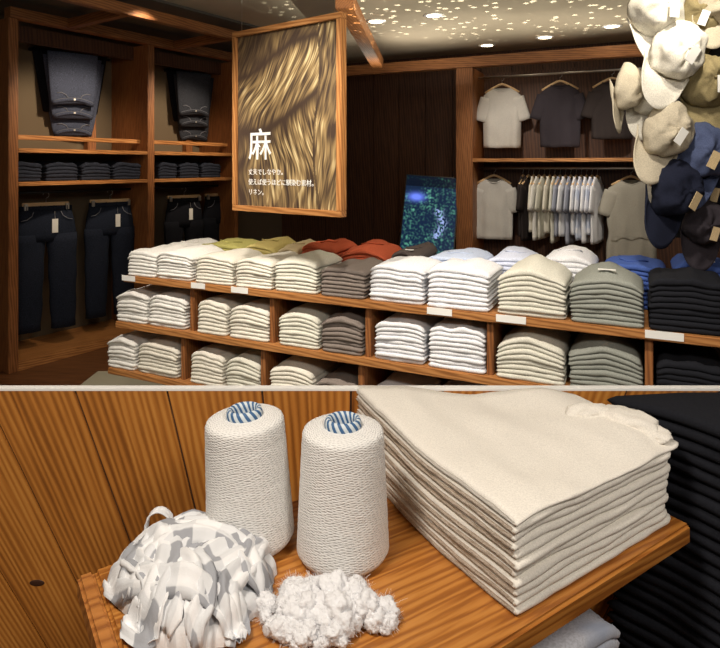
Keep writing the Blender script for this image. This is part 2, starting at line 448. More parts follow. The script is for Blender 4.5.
def linen_stack():
    n = 11; T = .0109; W = .350
    def lim(a): return (1.088 - SO.y - U.y * a) / (-V.y)
    def P(a, b): return SO + U * a - V * b
    def lev(q, a, b):
        f = q / n
        h = q * T
        h += f * .017 * smooth01(b / .4)                      # thickens towards the partition
        h += f * .010 * N3(a * 8, b * 6, 3) + .0012 * N3(a * 30, b * 8, q * 2.7)
        h += f * .012 * math.exp(-((a - .31) / .05) ** 2) * smooth01(b / .05)
        if q == n:
            h += .0035 * N3(a * 22, b * 22, 7)
            h -= .004 * smooth01((.03 - b) / .03)
        return h
    NA = 44
    for k in range(n):
        rj = random.Random(k + 40); la = rj.uniform(-.0025, .0025); ra = rj.uniform(-.007, .006); fb = rj.uniform(-.003, .003)
        if k >= 6: ra += .008
        if k == n - 1: la = -.001; ra = .026; fb = -.003
        seedk = k * 1.9
        bm = bmesh.new(); rings = []
        for i in range(NA):
            e = i / (NA - 1)
            e2 = .5 - .5 * math.cos(e * PI) if False else e
            # denser at both ends
            e2 = e + .0
            a0 = la + (W + ra - la) * e2
            ce = min(e, 1 - e) / .03
            cap = math.sqrt(max(0, 1 - (1 - min(1, ce)) ** 2)); cap = max(cap, .15)
            if e < .03: cap = .55 + .45 * cap      # left side is the cut side: squarer
            ring = []
            b0 = fb + .004 * N3(a0 * 14, seedk, 1) + .010 * (max(0, e - .93) / .07) ** 2
            bE = lim(a0) - .002
            if e > .72: bE = min(bE, lim(.72 * W) - .0 + (e - .72) * -.25)
            bs = [b0 + .004 + (bE - b0 - .008) * s for s in (0, .03, .08, .15, .22, .3, .38, .46, .54, .62, .7, .78, .86, .93, 1)]
            def pt(b, f):
                lo = lev(k, a0, b); hi = lev(k + 1, a0, b)
                if hi < lo + .005: hi = lo + .005
                if f < 0 and k: lo += .0
                sh = .052 * max(0, (b - .08) / .35) ** 1.6 * (1 - e)    # left side bows inwards at the back
                wv = .0025 * N3(b * 16, k * .9, 4) * (1 - e) ** 4
                p = P(a0 + sh + wv, b)
                m_ = (lo + hi) / 2
                return Vector((p.x, p.y, ZB + .0005 + m_ + (hi - lo) / 2 * f * cap))
            for b in bs: ring.append(pt(b, -1))
            ring += [pt(bE - .001, -.5), pt(bE - .001, .5)]
            for b in bs[::-1]: ring.append(pt(b, 1))
            ring += [pt(b0 + .001, .8), pt(b0 - .0008, .45), pt(b0 - .0014, 0), pt(b0 - .0008, -.45), pt(b0 + .001, -.8)]
            rings.append(ring)
        vr = loft(bm, rings, cap=False)
        # left side face: layered folds of cloth with grooves
        R0 = vr[0]; nb = 15
        lo = R0[:nb]; hi = R0[nb + 2:nb + 2 + nb][::-1]
        rows = [lo]
        ns = 5
        for s in range(1, ns):
            row = []
            for i, (p, q) in enumerate(zip(lo, hi)):
                c = p.co.lerp(q.co, s / ns)
                o = (.0016 if s in (2,) else -.0008) if s % 2 == 0 else -.0016
                c.x += (-U.x) * o; c.y += (-U.y) * o
                row.append(bm.verts.new(c))
            rows.append(row)
        rows.append(hi)
        side = []
        for s in range(ns):
            for i in range(nb - 1):
                side.append(bm.faces.new((rows[s][i], rows[s][i + 1], rows[s + 1][i + 1], rows[s + 1][i])))
        fr_ = [bm.faces.new([rows[s][0] for s in range(ns + 1)] + R0[nb + 2 + nb:])]
        bk = bm.faces.new([rows[s][-1] for s in range(ns, -1, -1)] + R0[nb:nb + 2])
        bm.faces.new(vr[-1])
        for f in side: f.material_index = 1 if k < n - 1 else 0
        for f in fr_: f.material_index = 0
        bmesh.ops.recalc_face_normals(bm, faces=bm.faces)
        me_o = mesh('folded_linen', bm, [LA, LB])
        r = n - 1 - k
        o = me_o
        # origin at the base of the stack
        off = Vector((SO.x, SO.y, ZB)); o.data.transform(Matrix.Translation(-off)); o.location = off
        tag(o, ('natural linen folded cloth on top of the big stack on the display shelf' if r == 0 else f'natural linen folded cloth, {ORD[r]} of the big stack on the display shelf'), 'folded linen', 'folded linen in the big stack on the display shelf')
        if r == 0:
            # gathered sleeve hems bunched at the far right corner of the top cloth
            for (ac, bc, ra_, rb_, ht, sd, rot) in ((.345, .075, .034, .052, .020, 2, .3), (.315, .118, .040, .022, .013, 5, -.5), (.352, .035, .024, .030, .012, 9, .1)):
                bm = bmesh.new(); bmesh.ops.create_icosphere(bm, subdivisions=4, radius=1)
                zc = lev(n, ac, bc)
                for v in bm.verts:
                    d = v.co.normalized()
                    rr = 1 + .25 * N3(d.x * 2 + sd, d.y * 2, d.z * 2) + .16 * abs(N3(d.x * 5, d.y * 5 + sd, d.z * 3))
                    aa = ra_ * d.x * rr; bb = rb_ * d.y * rr
                    aa, bb = aa * math.cos(rot) - bb * math.sin(rot), aa * math.sin(rot) + bb * math.cos(rot)
                    p = P(ac + aa, bc + bb)
                    v.co = Vector((p.x, p.y, ZB + zc - .003 + d.z * ht * rr)) - off
                mesh('sleeve', bm, LA, o)
linen_stack()

# ---- crumpled checked cloth
def check_mat():
    m, nt, b = nodes('grey_checked_cotton')
    tc = nt.nodes.new('ShaderNodeTexCoord')
    outs = []
    for d in ('X', 'Y'):
        w = nt.nodes.new('ShaderNodeTexWave'); w.bands_direction = d; w.inputs['Scale'].default_value = 1.0
        w.inputs['Distortion'].default_value = 1.0; L(nt, tc.outputs['UV'], w.inputs[0])
        r = ramp(nt, [(.46, (0, 0, 0)), (.54, (1, 1, 1))]); L(nt, w.outputs['Fac'], r.inputs[0]); outs.append(r.outputs[0])
    mm = nt.nodes.new('ShaderNodeMath'); mm.operation = 'ADD'; L(nt, outs[0], mm.inputs[0]); L(nt, outs[1], mm.inputs[1])
    mh = nt.nodes.new('ShaderNodeMath'); mh.operation = 'MULTIPLY'; mh.inputs[1].default_value = .5; L(nt, mm.outputs[0], mh.inputs[0])
    r = ramp(nt, [(.0, (.82, .82, .83)), (.5, (.70, .71, .73)), (1.0, (.34, .35, .38))]); L(nt, mh.outputs[0], r.inputs[0]); L(nt, r.outputs[0], b.inputs['Base Color'])
    n = nt.nodes.new('ShaderNodeTexNoise'); n.inputs['Scale'].default_value = 500; L(nt, tc.outputs['Object'], n.inputs[0])
    bp = nt.nodes.new('ShaderNodeBump'); bp.inputs['Strength'].default_value = .3; bp.inputs['Distance'].default_value = .001
    L(nt, n.outputs['Fac'], bp.inputs['Height']); L(nt, bp.outputs[0], b.inputs['Normal'])
    b.inputs['Roughness'].default_value = .9
    return m
CK = check_mat()
def ridged(x, y, z):
    s = 0; a = 1; f = 1
    for i in range(3):
        s += a * (1 - abs(N3(x * f, y * f, z + i * 7.7)) * 2.6); a *= .5; f *= 2.1
    return s
def cloth_heap():
    cx, cy = -.218, .775
    root = empty('crumpled_cloth', (cx, cy, ZB), 0, 'heap of crumpled grey and white checked cotton strips in front of the left cone', 'cloth')
    RX, RY, H = .106, .112, .050
    def surf(x, y):
        r2 = (x / RX) ** 2 + (y / RY) ** 2
        return H * max(0, 1 - r2) ** .45
    bm = bmesh.new(); uvl = bm.loops.layers.uv.new('UVMap'); n = 110; grid = {}
    for i in range(n + 1):
        for j in range(n + 1):
            u = -1 + 2 * i / n; v = -1 + 2 * j / n
            # disc mapping
            x = u * math.sqrt(1 - v * v / 2); y = v * math.sqrt(1 - u * u / 2)
            r = math.hypot(x, y)
            wxp = x + .16 * N3(x * 3, y * 3, 1.3); wyp = y + .16 * N3(x * 3, y * 3, 8.3)
            h = surf(x * RX, y * RY)
            fold = ridged(wxp * .9, wyp * 1.3, 2.2)
            edge = smooth01((1 - r) / .25)
            z = h + edge * .007 * (fold - .5) + .001
            k = 1 + .10 * N3(math.cos(math.atan2(y, x)) * 2.2, math.sin(math.atan2(y, x)) * 2.2, 4)
            X = x * RX * k + .006 * N3(x * 6, y * 6, 12) ; Y = y * RY * k + .006 * N3(x * 6, y * 6, 15)
            grid[i, j] = bm.verts.new((X, Y, max(z, .0012 + .002 * (r < .9))))
    for i in range(n):
        for j in range(n):
            f = bm.faces.new((grid[i, j], grid[i + 1, j], grid[i + 1, j + 1], grid[i, j + 1]))
            for lp, (a, b) in zip(f.loops, ((i, j), (i + 1, j), (i + 1, j + 1), (i, j + 1))):
                lp[uvl].uv = (a / n * 1.5 , b / n * 1.5)
    def squeeze(bm):
        for v in bm.verts:
            t = max(0, -v.co.y) / .11
            v.co.x = v.co.x * (1 - .32 * t) + .028 * t
    squeeze(bm)
    hm = mesh('bunched_cloth', bm, CK, root)
    from mathutils.bvhtree import BVHTree
    bv = BVHTree.FromPolygons([v.co.copy() for v in hm.data.vertices], [tuple(p.vertices) for p in hm.data.polygons])
    rnd = random.Random(11)
    paths = [
     [(-.10, .03), (-.06, .075), (0, .085), (.05, .06), (.085, .02)],
     [(-.09, -.05), (-.05, 0), (0, .02), (.06, .01), (.10, -.04)],
     [(-.04, -.10), (-.01, -.05), (.03, -.02), (.07, .03), (.06, .08)],
     [(-.11, 0), (-.07, -.04), (-.02, -.06), (.04, -.07), (.09, -.09)],
     [(-.07, .06), (-.075, .0), (-.05, -.06), (-.07, -.10)],
     [(.0, .09), (.02, .04), (-.01, -.01), (.02, -.07), (.0, -.11)],
     [(.03, .095), (.07, .05), (.075, -.01), (.055, -.06), (.08, -.10)],
     [(-.08, .075), (-.03, .04), (.03, .055), (.09, .06)],
     [(-.10, -.07), (-.07, -.085), (-.03, -.03), (-.045, .03), (-.10, .05)],
    ]
    for pi_, cp in enumerate(paths):
        pts = [Vector((*c, 0)) for c in cp]
        # catmull sampling
        samp = []
        ext = [pts[0] * 2 - pts[1]] + pts + [pts[-1] * 2 - pts[-2]]
        for s in range(len(pts) - 1):
            p0, p1, p2, p3 = ext[s:s + 4]
            for q in range(16):
                t = q / 16
                samp.append(.5 * ((2 * p1) + (p2 - p0) * t + (2 * p0 - 5 * p1 + 4 * p2 - p3) * t * t + (3 * p1 - p0 - 3 * p2 + p3) * t ** 3))
        samp.append(pts[-1])
        bm = bmesh.new(); uvl = bm.loops.layers.uv.new('UVMap'); rows = []; m_ = 12
        wd = rnd.uniform(.017, .027)
        for i, p in enumerate(samp):
            t = (samp[min(i + 1, len(samp) - 1)] - samp[max(0, i - 1)]).normalized(); s_ = Vector((-t.y, t.x, 0))
            tw = .9 * N3(i * .06, pi_ * 3.1, 0)
            lift = .003 + .020 * max(0, N3(i * .07, pi_ * 5.3, 2) + .25) * math.sin(PI * i / (len(samp) - 1))
            endf = min(1, min(i, len(samp) - 1 - i) / 6 + .35)
            row = []
            for j in range(m_ + 1):
                e = -1 + 2 * j / m_
                off = e * wd * endf
                q = p + s_ * off * math.cos(tw)
                zb = surf(q.x, q.y) if (q.x / RX) ** 2 + (q.y / RY) ** 2 < 1 else 0
                zb += .007 + .004 * N3(q.x * 30, q.y * 30, 3)
                # cupped, pleated strip
                z = zb + lift * (1 - .9 * e * e) + .0035 * math.cos(e * 6 + pi_ + i * .05) + abs(off * math.sin(tw)) * .35
                z += .002 * N3(i * .16, j * .3, pi_)
                row.append(bm.verts.new((q.x + .002 * N3(i * .4, j * .4, pi_ + 3), q.y + .002 * N3(i * .4, j * .4, pi_ + 6), max(z, zb * .9, .0025))))
            rows.append(row)
        for i in range(len(rows) - 1):
            for j in range(m_):
                f = bm.faces.new((rows[i][j], rows[i + 1][j], rows[i + 1][j + 1], rows[i][j + 1]))
                for lp, (a, b) in zip(f.loops, ((i, j), (i + 1, j), (i + 1, j + 1), (i, j + 1))):
                    lp[uvl].uv = (a * .018 + pi_ * .3, b * .025 + pi_ * .17)
        squeeze(bm)
        o = mesh('cloth_strip', bm, CK, root)
        md = o.modifiers.new('thick', 'SOLIDIFY'); md.thickness = .0007
    # the small standing loop at the back left
    bm = bmesh.new(); uvl = bm.loops.layers.uv.new('UVMap'); rows = []
    for i in range(25):
        a = PI * 1.15 * i / 24 - .2
        x = -.062 + .017 * math.cos(a); z = .043 + .021 * math.sin(a)
        rows.append([bm.verts.new((x + .002 * N3(i * .3, j, 1), .062 + (j - 2) * .0035, z + .0015 * math.sin(j * 2))) for j in range(5)])
    for i in range(24):
        for j in range(4):
            f = bm.faces.new((rows[i][j], rows[i + 1][j], rows[i + 1][j + 1], rows[i][j + 1]))
            for lp in f.loops: lp[uvl].uv = (.02 * i, .02 * j)
    o = mesh('cloth_loop', bm, CK, root); md = o.modifiers.new('thick', 'SOLIDIFY'); md.thickness = .001
cloth_heap()

def fluff():
    cx, cy = -.042, .722
    m, nt, b = nodes('raw_cotton'); b.inputs['Base Color'].default_value = (.80, .80, .82, 1); b.inputs['Roughness'].default_value = 1
    b.inputs['Specular IOR Level'].default_value = .05
    tc = nt.nodes.new('ShaderNodeTexCoord'); n = nt.nodes.new('ShaderNodeTexNoise'); n.inputs['Scale'].default_value = 170; n.inputs['Detail'].default_value = 6
    L(nt, tc.outputs['Object'], n.inputs[0]); bp = nt.nodes.new('ShaderNodeBump'); bp.inputs['Strength'].default_value = .7; bp.inputs['Distance'].default_value = .004
    L(nt, n.outputs['Fac'], bp.inputs['Height']); L(nt, bp.outputs[0], b.inputs['Normal'])
    bm = bmesh.new(); rnd = random.Random(5)
    blobs = []
    for i in range(85):
        a = rnd.uniform(0, 2 * PI); r = math.sqrt(rnd.random())
        x = math.cos(a) * r * .080; y = math.sin(a) * r * .048
        s = rnd.uniform(.009, .019) * (1.15 - .45 * r)
        z = s * .75 + .022 * (1 - r) * rnd.random()
        blobs.append((x, y, z, s))
    base = []
    for bi, (x, y, z, s) in enumerate(blobs):
        r_ = bmesh.ops.create_icosphere(bm, subdivisions=4, radius=1)
        for v in r_['verts']:
            d = v.co.copy()
            q = d * 1.4 + Vector((bi * 3.1, 0, 0))
            rr = s * (1 + .30 * noise.noise(q) + .20 * noise.noise(q * 2.7) + .12 * noise.noise(q * 6) + .10 * noise.noise(q * 13))
            v.co = Vector((x + d.x * rr, y + d.y * rr, max(.001, z + d.z * rr * .9)))
            if rnd.random() < .22 and v.co.z > .004: base.append((v.co.copy(), d))
    # loose fibres standing off the surface
    for p, d in base:
        ln = rnd.uniform(.002, .006) * (2 if rnd.random() < .06 else 1); bend = Vector((rnd.uniform(-1, 1), rnd.uniform(-1, 1), rnd.uniform(-.6, .8))) * .8
        pts = [p + (d * t + bend * t * t) * ln for t in (0, .35, .7, 1)]
        s_ = d.cross(bend)
        if s_.length < .01: continue
        s_.normalize(); w = .00013
        prev = None
        for q in pts:
            q.z = max(q.z, .001)
            a, c = bm.verts.new(q + s_ * w), bm.verts.new(q - s_ * w)
            if prev: bm.faces.new((prev[0], prev[1], c, a))
            prev = (a, c)
    o = mesh('cotton_fluff', bm, m, None, loc=(cx, cy, ZB))
    tag(o, 'fluffy heap of raw white cotton lying in front of the right cone', 'cotton', kind='stuff')
fluff()

# ---- white garments on the lower board under the display shelf
FS = Frame(SO.x, SO.y, ang)
for k in range(5): pass
stack(FS, 0, 0, ZB - .2595, 6, 'coolst', 'soft', 'the pile below the display shelf', 'crumpled white', Y=.03, hs=.95, X0=.03, X1=.275, dsc=.8, what='shirt')
# ---- black garments right of the shelf
def black_pile():
    # pile right of the board, its long side facing the board end
    o2 = bf(.795 + .030, 0)
    fr = Frame(o2.x, o2.y, ang)
    root = empty('black_plinth', (o2.x, o2.y, 0), ang, 'black plinth under the pile of black garments right of the shelf', 'plinth')
    z0 = .42
    bxo('plinth_body', (0, .19, -.50, -.345, 0, z0), M['bmetal'], root)
    n = 34; t = (1.5 - .403 - z0) / n
    LBL = 'black folded garment in the tall pile right of the linen stack'
    base = None
    for v_ in range(4):
        bm = bmesh.new(); rings = []
        for i in range(22):
            e = i / 21; y = -.505 + .27 * e
            cap = max(.2, math.sqrt(max(0, 1 - (1 - min(1, min(e, 1 - e) / .05)) ** 2)))
            ring = []
            ol = .006 * N3(y * 10, v_ * 3, 0) + .003 * math.sin(v_ * 2)
            sag = .007 * math.sin(e * PI + v_ * .3) + .003 * N3(y * 12, v_, 3)
            for (x, f) in ((.01, -1), (.12, -1), (.24, -1), (.33, -1), (.34, 0), (.33, 1), (.24, 1), (.12, 1), (.01, 1), (.003, .7), (0, 0), (.003, -.7)):
                ym = min(-.235, (1.086 - fr.o.y - fr.r.y * (x + .01)) / fr.n.y)
                ring.append(Vector((x + ol, -.505 + (ym + .505) * e, sag + f * cap * t * .48)))
            rings.append(ring)
        loft(bm, rings); bmesh.ops.recalc_face_normals(bm, faces=bm.faces)
        me = bpy.data.meshes.new('folded_garment'); bm.to_mesh(me); bm.free(); me.materials.append(M['black'])
        for p in me.polygons: p.use_smooth = True
        if base is None: base = []
        base.append(me)
    for k in range(n):
        o = bpy.data.objects.new('folded_garment', base[(k * 7 + k // 3) % 4]); C.objects.link(o)
        p = fr.W(0, 0, z0 + t * (k + .5) + .001); o.location = p; o.rotation_euler.z = ang
        tag(o, LBL, 'folded garment', 'black garments in the tall pile right of the linen stack')
    o['label'] = 'black folded garment on top of the tall pile right of the linen stack'
black_pile()

# ------------------------------------------------------------------ display counter
FC = Frame(-1.327, 3.361, math.atan2(-.4217, .9067))
H1, H2, H3, H4 = E - .62, E - .883, E - 1.152, .10
CD = .66
CL = 3.25
def counter():
    root = empty('display_counter', (FC.o.x, FC.o.y, 0), FC.a, 'long wooden display counter with three open tiers of folded shirts', 'counter')
    TH = .034
    for h, ex in ((H1, 0), (H2, .06), (H3, .12), (H4, .12)):
        bxo('shelf', (-ex, CL, 0, CD, h - TH, h), WO['shelf'], root, .003)
    for (zt, zb, pxs) in ((H1 - TH, H2, (192, 272, 368, 490, 649)), (H2 - TH, H3, (183, 263, 361, 490, 649)), (H3 - TH, H4, (183, 263, 361, 490, 649)), (H4 - TH, 0, (183, 361, 649))):
        for px in pxs:
            x = FC.X(px, .03)
            bxo('divider', (x - .014, x + .014, .03, CD - .02, zb, zt), WO['post'], root, .002)
    bxo('back_panel', (0, CL, CD - .02, CD, 0, H1 - TH), WO['dark'], root, .001)
    bxo('side_panel', (.0, .028, .08, CD - .02, 0, H4 - TH), WO['post'], root, .001)
counter()
W_ = [
 # px0, px1, n, mat, style, colour
 (126, 155, 7, 'white', 'flat', 'white'), (155, 190, 8, 'white', 'soft', 'white'), (194, 232, 8, 'cream', 'soft', 'cream'),
 (234, 271, 8, 'cream', 'flat', 'cream'), (273, 316, 8, 'ecru', 'soft', 'ecru'), (319, 365, 7, 'taupe', 'flat', 'taupe'),
 (368, 423, 8, 'cool', 'flat', 'white'), (426, 489, 8, 'cool', 'flat', 'white'), (496, 566, 9, 'ecru', 'peak', 'ecru'),
 (569, 645, 9, 'sage', 'peak', 'sage grey'), (648, 730, 9, 'black', 'flat', 'black')]
TW = ['leftmost front stack on top tier', 'second front stack from left, top tier', 'third front stack from left, top tier', 'fourth front stack from left, top tier', 'fifth front stack from left, top tier', 'taupe stack, top tier', 'white stack right of taupe, top tier', 'wide white stack beside ecru, top tier', 'peaked ecru stack, top tier', 'peaked grey stack, top tier', 'black stack, top tier']
def run(rows, names, h, hs, gp, Y=.015, dsc=1.0, collar=False):
    for i, (a, b, n, mk, st, col) in enumerate(rows):
        top = stack(FC, a, b, h + .0005, n, mk, st, 'the ' + names[i], col, var=i % 5, hs=hs[i] if isinstance(hs, list) else hs, Y=Y, dsc=dsc, collar=collar)
        if gp == 'top' and i == 9: ticket(top, .0, .06)
run(W_, TW, H1, [.90, .80, .78, .80, .85, .88, .95, .99, .84, .80, 1.0], 'top')
MID = [
 (115, 146, 8, 'white', 'flat', 'white'), (147, 184, 8, 'white', 'soft', 'white'), (196, 226, 8, 'cream', 'soft', 'cream'), (228, 268, 8, 'cream', 'soft', 'cream'),
 (277, 318, 8, 'ecru', 'round', 'ecru'), (320, 362, 8, 'taupe', 'soft', 'taupe'), (373, 424, 9, 'cool', 'round', 'white'), (427, 485, 9, 'cool', 'flat', 'white'),
 (495, 565, 8, 'ecru', 'peak', 'ecru'), (568, 643, 8, 'sage', 'peak', 'sage grey'), (655, 730, 7, 'black', 'flat', 'black')]
MW = ['leftmost stack on middle tier', 'second stack from left, middle tier', 'third stack from left, middle tier', 'fourth stack from left, middle tier', 'fifth stack from left, middle tier', 'taupe stack, middle tier', 'white stack right of taupe, middle tier', 'wide white stack beside ecru, middle tier', 'peaked ecru stack, middle tier', 'peaked grey stack, middle tier', 'black stack, middle tier']
run(MID, MW, H2, [.95, .93, .92, .90, .84, .90, .84, .93, .84, .85, .98], 'mid')
LOW = [
 (106, 134, 8, 'white', 'flat', 'white'), (136, 176, 8, 'cream', 'soft', 'cream'), (189, 222, 8, 'cream', 'soft', 'cream'), (224, 259, 8, 'ecru', 'round', 'ecru'),
 (268, 312, 8, 'cream', 'round', 'cream'), (314, 356, 7, 'taupe', 'soft', 'taupe'), (368, 422, 7, 'cool', 'flat', 'white'), (426, 484, 7, 'cool', 'flat', 'white')]
LW = ['leftmost stack on low tier', 'second stack from left, low tier', 'third stack from left, low tier', 'fourth stack from left, low tier', 'fifth stack from left, low tier', 'taupe stack, low tier', 'white stack right of taupe, low tier', 'last white stack, low tier']
run(LOW, LW, H3, [.95, .92, .9, .85, .85, .8, .85, .85], 'low')
# back row on the counter top, tops showing over the front stacks
BK = [
 (160, 192, 7, 'white', 'soft', 'white', .82), (196, 240, 7, 'olive', 'flat', 'olive', 1.0), (242, 274, 8, 'mustard', 'round', 'mustard', .86), (276, 298, 8, 'tan', 'soft', 'tan', .9),
 (300, 336, 8, 'rust', 'flat', 'rust', 1.05), (338, 386, 8, 'rust', 'round', 'rust', .92), (389, 421, 8, 'dtaupe', 'soft', 'dark taupe', 1.0), (424, 482, 9, 'sky', 'soft', 'pale blue', .86),
 (485, 535, 9, 'lav', 'round', 'lavender', .88), (539, 596, 9, 'cool', 'round', 'white', .96), (600, 668, 9, 'royal', 'soft', 'blue', .92), (673, 735, 9, 'royal', 'flat', 'blue', 1.07)]
BW = ['=the white back stack behind the leftmost stacks', 'in the back row', 'in the back row', 'in the back row', '=the left rust stack in the back row','=the right rust stack in the back row', 'in the back row', 'in the back row', 'in the back row', 'behind the ecru and grey stacks', '=the left blue stack in the back row', '=the right blue stack in the back row']
for i, (a, b, n, mk, st, col, hs) in enumerate(BK):
    w = BW[i][1:] if BW[i][0] == '=' else f'the {col} stack ' + BW[i]
    top = stack(FC, a, b, H1 + .0005, n, mk, st, w, col, var=(i * 3) % 5, hs=hs, Y=.345, dsc=.95, collar=True)
    if i in (6, 11): ticket(top, .02, .03)

def price_card(px0, px1, label, hang=.02):
    x0, x1 = FC.X(px0, -.003), FC.X(px1, -.003)
    root = empty('price_card', FC.W(x0, 0, H1), FC.a, label, 'price card', 'white price cards on the counter edge')
    bxo('card', (0, x1 - x0, -.004, -.002, -.026, .004), M['card'], root, .0004)
    bxo('clip', ((x1 - x0) * .3, (x1 - x0) * .7, -.002, .010, .0002, .003), M['metal'], root, .0003)
for a, b, l in ((122, 135, 'small white price card below the leftmost stack of the counter'), (191, 205, 'white price card below the third stack on the counter edge'),
                (231, 248, 'white price card below the fourth stack on the counter edge'), (427, 452, 'white price card below the wide white stack'),
                (496, 526, 'white price card below the peaked ecru stack'), (645, 684, 'largest white price card below the black stack')):
    price_card(a, b, l)
for i, (px, Y_, z_, l) in enumerate(((589, .1, .015, 'cream swing ticket on the grey stack'),)): pass

# ------------------------------------------------------------------ left shelving units with denim
FL = Frame(-2.52, 4.30, math.atan2(.828, .561))
ZT = 2.56
def left_unit(x0, x1, label):
    root = empty('wardrobe_unit', FL.W(x0, 0, 0), FL.a, label, 'wardrobe unit')
    w = x1 - x0; D = .55
    bxo('side_post', (0, .07, 0, D, 0, ZT), WO['post'], root)
    if x1 > 2: bxo('side_post', (w - .05, w, 0, D, 0, ZT), WO['post'], root)
    e = .05 if x1 > 2 else 0
    bxo('shelf', (.07, w - e, 0, D - .02, 1.59, 1.622), WO['shelf'], root)
    bxo('shelf', (.07, w - e, 0, D - .02, 1.345, 1.375), WO['shelf'], root)
    bxo('rail', (.07, w - e, .10, .14, 1.69, 1.725), WO['shelf'], root)
    bxo('back_panel', (.07, w - e, D - .02, D, .05, ZT), fabric('taupe_backing', (.17, .13, .085), sc=300), root)
    bxo('plinth', (.07, w - e, 0, D - .02, 0, .07), WO['shelf'], root)
    bxo('inner_post', (w - .28, w - .20, D - .09, D - .021, 1.622, ZT), WO['post'], root)
    bm = bmesh.new(); tube(bm, [(.07, .25, 1.285), (w - e, .25, 1.285)], .011); mesh('hanging_rail', bm, M['bmetal'], root)
    bxo('top_rail', (.0, w, -.03, .06, ZT, ZT + .075), WO['beam'], root)
    bxo('valance', (.07, w - e, .2, .24, ZT - .12, ZT), WO['dark'], root)
left_unit(0, 1.17, 'wooden wardrobe unit with denim at the far left')
left_unit(1.17, 2.26, 'wooden wardrobe unit with denim behind the hanging banner')

def jeans(loc, rz, mk, label, sc=1.0, legs=1):
    root = empty('jeans', loc, rz, label, 'jeans', 'jeans hanging in the wardrobe units')
    root.scale = (sc, 1, 1)
    def ring(cx, hw, hd, z, ph=0, m_=24):
        return [Vector((cx + hw * math.copysign(abs(math.cos(2 * PI * j / m_)) ** .8, math.cos(2 * PI * j / m_)), hd * math.sin(2 * PI * j / m_) * (1 + .25 * N3(j * .7, z * 5, ph)), z)) for j in range(m_)]
    bm = bmesh.new()
    rows = [ring(0, .195, .035, 0), ring(0, .20, .04, -.05), ring(0, .22, .05, -.13), ring(0, .232, .055, -.22), ring(0, .235, .05, -.28)]
    loft(bm, rows)
    for s in (-1, 1):
        rows = []
        for i in range(12):
            f = i / 11
            rows.append(ring(s * (.12 + .012 * f), .117 - .022 * f + .004 * math.sin(i * 1.7), .055 - .012 * f, -.22 - .76 * f, s * 3))
        loft(bm, rows)
    bmesh.ops.recalc_face_normals(bm, faces=bm.faces)
    mesh('denim_body', bm, M[mk], root)
    bm = bmesh.new(); loft(bm, [ring(0, .197, .037, .002), ring(0, .199, .040, -.035)]); mesh('waistband', bm, M[mk], root)
    for s in (-1, 1):
        bm = bmesh.new()
        tube(bm, [(s * .10, -.043, -.04), (s * .115, -.05, -.075), (s * .15, -.052, -.10), (s * .19, -.040, -.11)], .003, 5)
        mesh('pocket', bm, M['stitch'], root)
    for x in (-.15, -.05, .05, .15):
        bxo('belt_loop', (x - .005, x + .005, -.046, -.037, -.042, .006), M[mk], root, .001)
    o = bxo('paper_label', (.03, .075, -.062, -.060, -.21, -.10), M['card'], root, .0005)
    bm = bmesh.new(); tube(bm, [(.0525, -.042, -.03), (.0525, -.061, -.10)], .0008, 4); mesh('label_string', bm, M['card'], root)
    # clip hanger is its own thing
    return root
def clip_hanger(loc, rz, label):
    root = empty('trouser_hanger', loc, rz, label, 'hanger', 'trouser hangers in the wardrobe units')
    bxo('bar', (-.17, .17, -.010, .010, 0, .028), WO['hanger'], root, .004)
    for s in (-1, 1): bxo('clip', (s * .15 - .012, s * .15 + .012, -.046, .046, -.03, .02), M['metal'], root, .003)
    bm = bmesh.new(); pts = [(0, 0, .028), (0, 0, .06)] + [(.022 * math.sin(a), 0, .085 - .022 * math.cos(a) + .0) for a in [x * PI / 8 for x in range(1, 13)]]
    tube(bm, pts, .003, 6); mesh('hook', bm, M['metal'], root)
WL = ['left hanger of the far left wardrobe', 'right hanger of the far left wardrobe', 'left hanger of the wardrobe behind the banner', 'right hanger of the wardrobe behind the banner']
for i, (px, sc, mk) in enumerate(((46, .98, 'denim'), (110, .9, 'denim'), (184, .85, 'ddenim'), (220, .85, 'ddenim'))):
    p = FL.W(FL.X(px, .25), .25, 1.175)
    clip_hanger(p, FL.a - .25, 'pale wooden trouser hanger, ' + WL[i])
    jeans(p + Vector((0, 0, -.002)), FL.a - .25, mk, ('dark indigo' if mk == 'denim' else 'black') + ' jeans on the ' + WL[i], sc)
